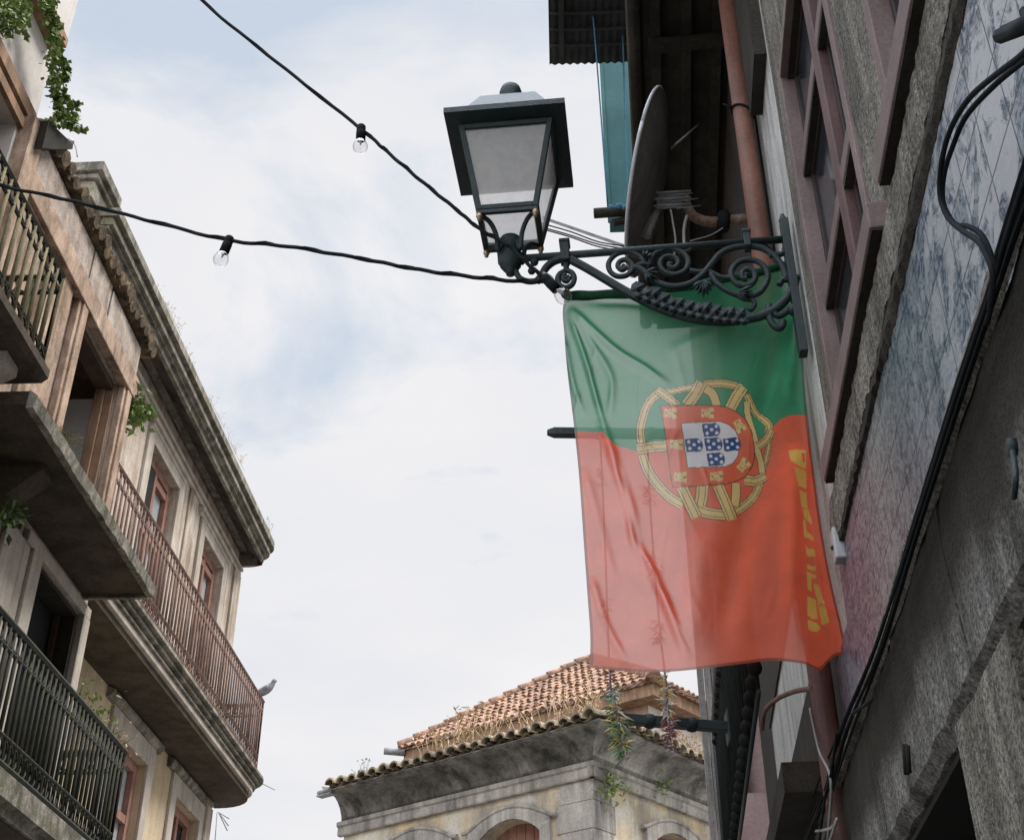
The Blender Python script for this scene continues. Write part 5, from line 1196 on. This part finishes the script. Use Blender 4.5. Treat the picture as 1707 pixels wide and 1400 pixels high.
def ridge(path, w, h, asym=.0, fade=(0.14, .25)):
    global D
    d, sg, al = pdist(smooth(path)); f = np.clip(al/fade[0], 0, 1)*np.clip((1-al)/fade[1], 0, 1)
    D = D+1.25*h*f*np.exp(-(d/(w*.78))**2)*(1+asym*sg)
ridge([(948, 512), (985, 550), (1030, 590), (1080, 620), (1120, 645)], 9, .020)
ridge([(948, 515), (990, 580), (1020, 640), (1012, 720)], 9, .012)
ridge([(946, 520), (975, 600), (1000, 690), (1015, 735)], 7, .018)
ridge([(1000, 700), (1030, 790), (1050, 850), (1060, 905), (1090, 960), (1120, 1030), (1150, 1110)], 11, .030)
ridge([(1025, 760), (1052, 860), (1070, 930), (1110, 990)], 8, -.018)
ridge([(972, 780), (1005, 900), (1030, 990)], 12, .010)
ridge([(985, 960), (1010, 1040), (1050, 1112)], 10, .014)
ridge([(940, 560), (955, 640), (975, 700)], 7, .012)
ridge([(1310, 470), (1290, 560), (1275, 640), (1268, 720)], 22, -.030)
ridge([(1325, 520), (1320, 600), (1315, 680)], 12, .022)
ridge([(1250, 520), (1180, 560), (1110, 590)], 16, .012)
ridge([(1290, 720), (1270, 800), (1235, 900), (1215, 1000), (1200, 1100)], 34, -.028)
ridge([(1325, 740), (1325, 850), (1320, 980), (1318, 1100)], 22, .026)
ridge([(1180, 870), (1160, 980), (1150, 1100)], 30, .014)
ridge([(1352, 900), (1372, 990), (1392, 1060)], 8, .016); ridge([(1370, 1000), (1395, 1010), (1410, 1020)], 5, .010)
ridge([(960, 500), (1050, 500), (1150, 515), (1290, 545)], 14, -.016)
for k in range(34):
    x = random.uniform(970, 1330); y = random.uniform(560, 1060); a = random.uniform(.9, 2.0); l = random.uniform(50, 130)
    ridge([(x, y), (x+l*.5*math.cos(a)+random.uniform(-6, 6), y+l*.5*math.sin(a)), (x+l*math.cos(a), y+l*math.sin(a))], random.uniform(3.5, 8), random.uniform(-.0035, .004), 0, (.3, .3))
D = D+.018*np.sin((U-940)/62.0+(V-500)/230.0)*np.clip((V-520)/300, 0, 1)
fold = np.clip(U-(1346+np.clip(V-850, -400, 0)*.0), 0, None)*np.clip((V-660)/60, 0, 1)
D = D-.0018*fold
top_fade = np.clip((V-(488-(U-942)*.12))/14, 0, 1); D = D*top_fade
# project every cloth point to the hanging plane, then push it by the relief
aa = (U-853.5)/F; bb_ = (700-V)/F; fx = math.cos(TH)-bb_*math.sin(TH); rz = math.sin(TH)+bb_*math.cos(TH)
rx = aa*_cy-fx*_sy; ry = aa*_sy+fx*_cy
kk = FL.o[0]*FL.n[0]+FL.o[1]*FL.n[1]; tt = kk/(rx*FL.n[0]+ry*FL.n[1])
nsg = -1 if FL.n[1] > 0 else 1
XYZ = np.stack([rx*tt+FL.n[0]*nsg*D, ry*tt+FL.n[1]*nsg*D, CZ+rz*tt], -1).reshape(-1, 3)
# the print
GREEN = (.050, .32, .16); RED = (.87, .165, .085); YEL = (.82, .62, .25); INK = (.06, .04, .025); BLUE = (.016, .085, .26); WHT = (.80, .80, .82); SHR = (.82, .15, .06)
seam = np.interp(U, [930, 958, 1003, 1022, 1062, 1120, 1200, 1270, 1288, 1302, 1318, 1350, 1430], [720, 721, 724, 744, 752, 752, 745, 728, 712, 699, 693, 694, 700])
COL = np.empty(U.shape+(3,)); COL[:] = GREEN; COL[V > seam] = RED
def E5(p): return [(1030+x/5.0, 610+y/5.0) for x, y in p]
def pip(poly):
    inside = np.zeros(U.shape, bool); n = len(poly)
    for i in range(n):
        (x0, y0), (x1, y1) = poly[i], poly[(i+1) % n]
        if y0 == y1: continue
        c = ((y0 > V) != (y1 > V)) & (U < (x1-x0)*(V-y0)/(y1-y0)+x0); inside ^= c
    return inside
def outline(poly, w):
    d, _, _ = pdist(list(poly)+[poly[0]]); return d < w
def fill(poly, col, ink=None, w=.8):
    COL[pip(poly)] = col
    if ink is not None: COL[outline(poly, w)] = ink
def band(path, w, lines=True):
    p = smooth(E5(path)); d, _, _ = pdist(p); h = w/10.0
    ok = np.ones(U.shape, bool)
    for (p0, p1) in ((p[0], p[1]), (p[-1], p[-2])):
        ok &= ~(((U-p0[0])*(p1[0]-p0[0])+(V-p0[1])*(p1[1]-p0[1]) < 0) & (np.hypot(U-p0[0], V-p0[1]) < h+3))
    COL[ok & (d < h+1.2)] = INK; COL[ok & (d < h)] = YEL
    if lines: COL[ok & (np.abs(d-h*.56) < .55)] = INK
band([(205, 690), (187, 560), (200, 470), (235, 350), (290, 268), (345, 222)], 62)
band([(380, 222), (450, 208), (540, 188), (640, 165)], 46)
band([(720, 150), (800, 138), (870, 138), (950, 150), (1030, 175)], 60)
band([(1075, 230), (1110, 300), (1150, 372), (1215, 430), (1262, 500), (1240, 560)], 56)
band([(1262, 560), (1260, 640), (1245, 720), (1215, 830), (1205, 880)], 40)
band([(1190, 930), (1150, 1030), (1085, 1110), (985, 1190)], 60)
band([(900, 1228), (830, 1222), (740, 1205), (660, 1170)], 84)
band([(540, 1140), (430, 1072), (320, 965), (245, 855), (205, 740)], 76)
band([(725, 180), (790, 225), (825, 320)], 66, False)
band([(985, 965), (985, 1050), (978, 1150)], 66, False)
band([(705, 975), (700, 1060), (685, 1140)], 96)
band([(330, 200), (410, 255), (500, 325)], 62); band([(695, 130), (645, 225), (575, 318)], 92)
band([(1045, 165), (985, 255), (935, 350)], 92)
band([(1078, 290), (1084, 400), (1130, 560), (1165, 690), (1198, 790), (1205, 860)], 48, False)
band([(160, 695), (280, 672), (410, 655)], 80)
band([(1280, 540), (1240, 605), (1165, 660)], 56)
band([(1055, 935), (1150, 928), (1232, 885)], 74); band([(530, 985), (600, 1130), (655, 1245)], 88); band([(835, 980), (890, 1110), (955, 1262)], 88)
sh = E5([(355, 330), (500, 322), (700, 315), (830, 320), (920, 338), (1000, 380), (1070, 445), (1115, 540), (1140, 670), (1138, 760), (1110, 840), (1060, 910), (990, 950), (900, 972), (680, 980), (455, 990), (440, 900), (405, 640), (385, 500)])
fill(sh, SHR, INK, .7)
wh = E5([(528, 465), (700, 456), (850, 450), (920, 475), (980, 530), (1010, 600), (1015, 670), (1000, 740), (960, 800), (900, 825), (580, 830), (555, 640)])
fill(wh, WHT, INK, .5)
def quina(x, y):
    pts = [(x, y+8), (x+110, y), (x+138, y+18), (x+150, y+50), (x+145, y+85), (x+128, y+104), (x+16, y+110)]; fill(E5(pts), BLUE, INK, .4)
    for dx, dy in ((33, 28), (118, 24), (78, 52), (42, 82), (122, 80)):
        cx, cy_ = E5([(x+dx, y+dy)])[0]; COL[np.hypot(U-cx, V-cy_) < 2.8] = WHT
for p in ((703, 465), (558, 590), (722, 583), (876, 588), (742, 708)): quina(*p)
def castle(cx, cy_, ang):
    c, s_ = math.cos(ang), math.sin(ang)
    def T(pts): return E5([(cx+c*x-s_*y, cy_+s_*x+c*y) for x, y in pts])
    for r in ([(-52, -38), (-22, -30), (-22, 30), (-52, 38)], [(-18, -34), (8, -34), (8, 34), (-18, 34)], [(12, -44), (52, -44), (52, 44), (12, 44)], [(-24, -10), (14, -10), (14, 10), (-24, 10)]): fill(T(r), YEL)
    for r in ([(-40, -12), (-30, -12), (-30, 12), (-40, 12)], [(24, -8), (52, -8), (52, 8), (24, 8)], [(-6, -20), (2, -20), (2, -14), (-6, -14)], [(-6, 14), (2, 14), (2, 20), (-6, 20)]): fill(T(r), (.34, .16, .05))
for a in ((440, 388, 0), (748, 380, 0), (1014, 492, 1.05), (1048, 815, -.85), (822, 905, 0), (520, 908, 0), (488, 642, 0)): castle(*a)
def E3(p): return [(1280+x/3.256, 700+y/3.256) for x, y in p]
LET = [[(110, 176), (203, 176), (205, 270), (195, 290), (165, 282), (122, 242)], [(140, 292), (204, 300), (206, 396), (160, 392)], [(164, 412), (206, 418), (212, 500), (180, 500)],
       [(186, 508), (216, 500), (240, 556), (234, 574), (196, 552)], [(186, 560), (202, 566), (206, 622), (246, 628), (252, 654), (194, 655)], [(200, 686), (212, 710), (252, 710), (256, 748), (208, 750)],
       [(208, 796), (256, 796), (260, 816), (210, 820)], [(208, 834), (262, 836), (264, 856), (236, 856), (238, 932), (214, 926)], [(248, 884), (274, 884), (342, 1064), (300, 1084), (280, 1000)],
       [(212, 966), (262, 962), (274, 1062), (240, 1076), (212, 1064)], [(214, 1090), (272, 1084), (290, 1104), (276, 1128), (240, 1142), (218, 1136)]]
for p in LET: COL[pip(E3(p))] = (.78, .52, .12)
for p in ([(180, 196), (198, 196), (200, 250), (186, 250)], [(280, 985), (300, 970), (305, 980), (286, 998)]): COL[pip(E3(p))] = RED
hem = np.minimum(np.minimum(s*NX, (1-s)*NX), (1-t)*NY*1.2)+0*V
COL[hem < 5.0] *= .42
me = bpy.data.meshes.new('cloth'); nv = NX*NY
me.vertices.add(nv); o = np.array(wloc(fg)); me.vertices.foreach_set('co', (XYZ-o).astype(np.float32).ravel())
idx = np.arange(nv).reshape(NY, NX); q = np.stack([idx[:-1, :-1], idx[:-1, 1:], idx[1:, 1:], idx[1:, :-1]], -1).reshape(-1)
nq = (NX-1)*(NY-1); me.loops.add(nq*4); me.loops.foreach_set('vertex_index', q.astype(np.int32)); me.polygons.add(nq)
me.polygons.foreach_set('loop_start', np.arange(0, nq*4, 4, dtype=np.int32)); me.polygons.foreach_set('loop_total', np.full(nq, 4, np.int32)); me.polygons.foreach_set('use_smooth', np.ones(nq, bool))
me.update(calc_edges=True)
ca_ = me.color_attributes.new('print', 'FLOAT_COLOR', 'POINT'); ca_.data.foreach_set('color', np.concatenate([COL.reshape(-1, 3), np.ones((nv, 1))], 1).astype(np.float32).ravel())
fo = bpy.data.objects.new('cloth', me); C.objects.link(fo); fo.parent = fg; me.materials.append(M['flag'])
# the rolled green sleeve along the top
M['sleeve'] = weathered('green_rolled_cloth', (.010, .065, .035), (.025, .12, .06), 9, (.005, .02, .012), .6, .5, .3, 200, bump=.3, streak=1)
sv = catmull([FL.px(940, 486), FL.px(950, 493), FL.px(985, 492), FL.px(1050, 489), FL.px(1130, 480), FL.px(1220, 464), FL.px(1312, 442)], 8)
MB().tube([p+Vector((0, 0, .002*math.sin(i*.7))) for i, p in enumerate(sv)], [.010+.012*min(1, i/4)*(1-.35*i/len(sv))+.0012*math.sin(i*.6) for i in range(len(sv))], 9).build('rolled_hem', M['sleeve'], fg)

# ================================================================== sky, sun, camera
SUN_EL, SUN_AZ = R_(52), R_(78)      # azimuth from +y toward +x
wd = bpy.data.worlds.new('World'); bpy.context.scene.world = wd; wd.use_nodes = True
nt = wd.node_tree; nt.nodes.clear(); lk = nt.links
out = nt.nodes.new('ShaderNodeOutputWorld')
sky = nt.nodes.new('ShaderNodeTexSky'); sky.sky_type = 'NISHITA'; sky.sun_disc = False; sky.sun_elevation = SUN_EL; sky.sun_rotation = SUN_AZ; sky.air_density = 1.0; sky.dust_density = 1.5; sky.ozone_density = 1.0
b1 = N(nt, 'ShaderNodeBackground', Strength=.15); lk.new(sky.outputs[0], b1.inputs[0])
tc = nt.nodes.new('ShaderNodeTexCoord'); sep = nt.nodes.new('ShaderNodeSeparateXYZ'); lk.new(tc.outputs['Generated'], sep.inputs[0])
mx = N(nt, 'ShaderNodeMath', operation='MAXIMUM'); lk.new(sep.outputs[2], mx.inputs[0]); mx.inputs[1].default_value = .08
dv = N(nt, 'ShaderNodeVectorMath', operation='DIVIDE'); cmb = nt.nodes.new('ShaderNodeCombineXYZ')
for i in range(3): lk.new(mx.outputs[0], cmb.inputs[i])
lk.new(tc.outputs['Generated'], dv.inputs[0]); lk.new(cmb.outputs[0], dv.inputs[1])
mpn = nt.nodes.new('ShaderNodeMapping'); mpn.inputs['Location'].default_value = (3.1, 1.7, 0); lk.new(dv.outputs[0], mpn.inputs[0])
nz = N(nt, 'ShaderNodeTexNoise', Scale=1.9, Detail=8.0, Roughness=.58); nz.inputs['Distortion'].default_value = .35; lk.new(mpn.outputs[0], nz.inputs['Vector'])
# thinner cloud toward upper left of the street
grd = N(nt, 'ShaderNodeMath', operation='MULTIPLY_ADD'); lk.new(sep.outputs[0], grd.inputs[0]); grd.inputs[1].default_value = .20; lk.new(nz.outputs[0], grd.inputs[2])
g2 = N(nt, 'ShaderNodeMath', operation='MULTIPLY_ADD'); lk.new(sep.outputs[2], g2.inputs[0]); g2.inputs[1].default_value = -.34; lk.new(grd.outputs[0], g2.inputs[2])
fac = ramp(nt, g2.outputs[0], [(.07, g(.42)), (.23, g(1))])
fac2 = ramp(nt, fac.outputs[0], [(.0, g(.75)), (1.0, g(1))])
n5 = N(nt, 'ShaderNodeTexNoise', Scale=1.3, Detail=6.0, Roughness=.55); lk.new(dv.outputs[0], n5.inputs['Vector'])
cc = ramp(nt, n5.outputs[0], [(.3, (.78, .80, .85)), (.7, (.90, .89, .905))])
b2 = N(nt, 'ShaderNodeBackground', Strength=1.0); veil = mixc(nt, fac.outputs[0], (.52, .655, .81), cc.outputs[0]); lk.new(veil, b2.inputs[0])
# overhead sky boosted well past natural overcast, above the view, to light the street
zb2 = N(nt, 'ShaderNodeMapRange'); lk.new(sep.outputs[2], zb2.inputs[0]); zb2.inputs[1].default_value = .80; zb2.inputs[2].default_value = .97; zb2.inputs[3].default_value = 1.0; zb2.inputs[4].default_value = 8.5; 
# plus a bright sky lobe added behind the viewer, lighting flag and right front
dt = N(nt, 'ShaderNodeVectorMath', operation='DOT_PRODUCT'); lk.new(tc.outputs['Generated'], dt.inputs[0]); dt.inputs[1].default_value = (-.38, -.66, .65)
lb = N(nt, 'ShaderNodeMapRange', interpolation_type='SMOOTHSTEP'); lk.new(dt.outputs['Value'], lb.inputs[0]); lb.inputs[1].default_value = .30; lb.inputs[2].default_value = .95; lb.inputs[3].default_value = 0; lb.inputs[4].default_value = 2.3
sm_ = N(nt, 'ShaderNodeMath', operation='ADD'); lk.new(zb2.outputs[0], sm_.inputs[0]); lk.new(lb.outputs[0], sm_.inputs[1]); lk.new(sm_.outputs[0], b2.inputs[1])
ms = nt.nodes.new('ShaderNodeMixShader'); lk.new(fac2.outputs[0], ms.inputs[0]); lk.new(b1.outputs[0], ms.inputs[1]); lk.new(b2.outputs[0], ms.inputs[2]); lk.new(ms.outputs[0], out.inputs[0])
sl_ = bpy.data.lights.new('sun', 'SUN'); sl_.energy = 4.2; sl_.angle = R_(22); sl_.color = (1, .95, .88)
so_ = bpy.data.objects.new('sun', sl_); C.objects.link(so_)
dirv = Vector((math.cos(SUN_EL)*math.sin(SUN_AZ), math.cos(SUN_EL)*math.cos(SUN_AZ), math.sin(SUN_EL)))
so_.rotation_euler = dirv.to_track_quat('Z', 'Y').to_euler()
cam = bpy.data.cameras.new('camera'); cam.sensor_fit = 'HORIZONTAL'; cam.sensor_width = 36; cam.lens = F/1707*36; cam.clip_start = .05; cam.clip_end = 3000
co_ = bpy.data.objects.new('camera', cam); C.objects.link(co_); co_.location = (0, 0, CZ); co_.rotation_euler = (R_(90)+TH, 0, YAW)
sc_ = bpy.context.scene; sc_.camera = co_
sc_.view_settings.view_transform = 'Standard'; sc_.view_settings.look = 'None'; sc_.view_settings.exposure = 0
sc_.cycles.max_bounces = 8; sc_.cycles.transparent_max_bounces = 16
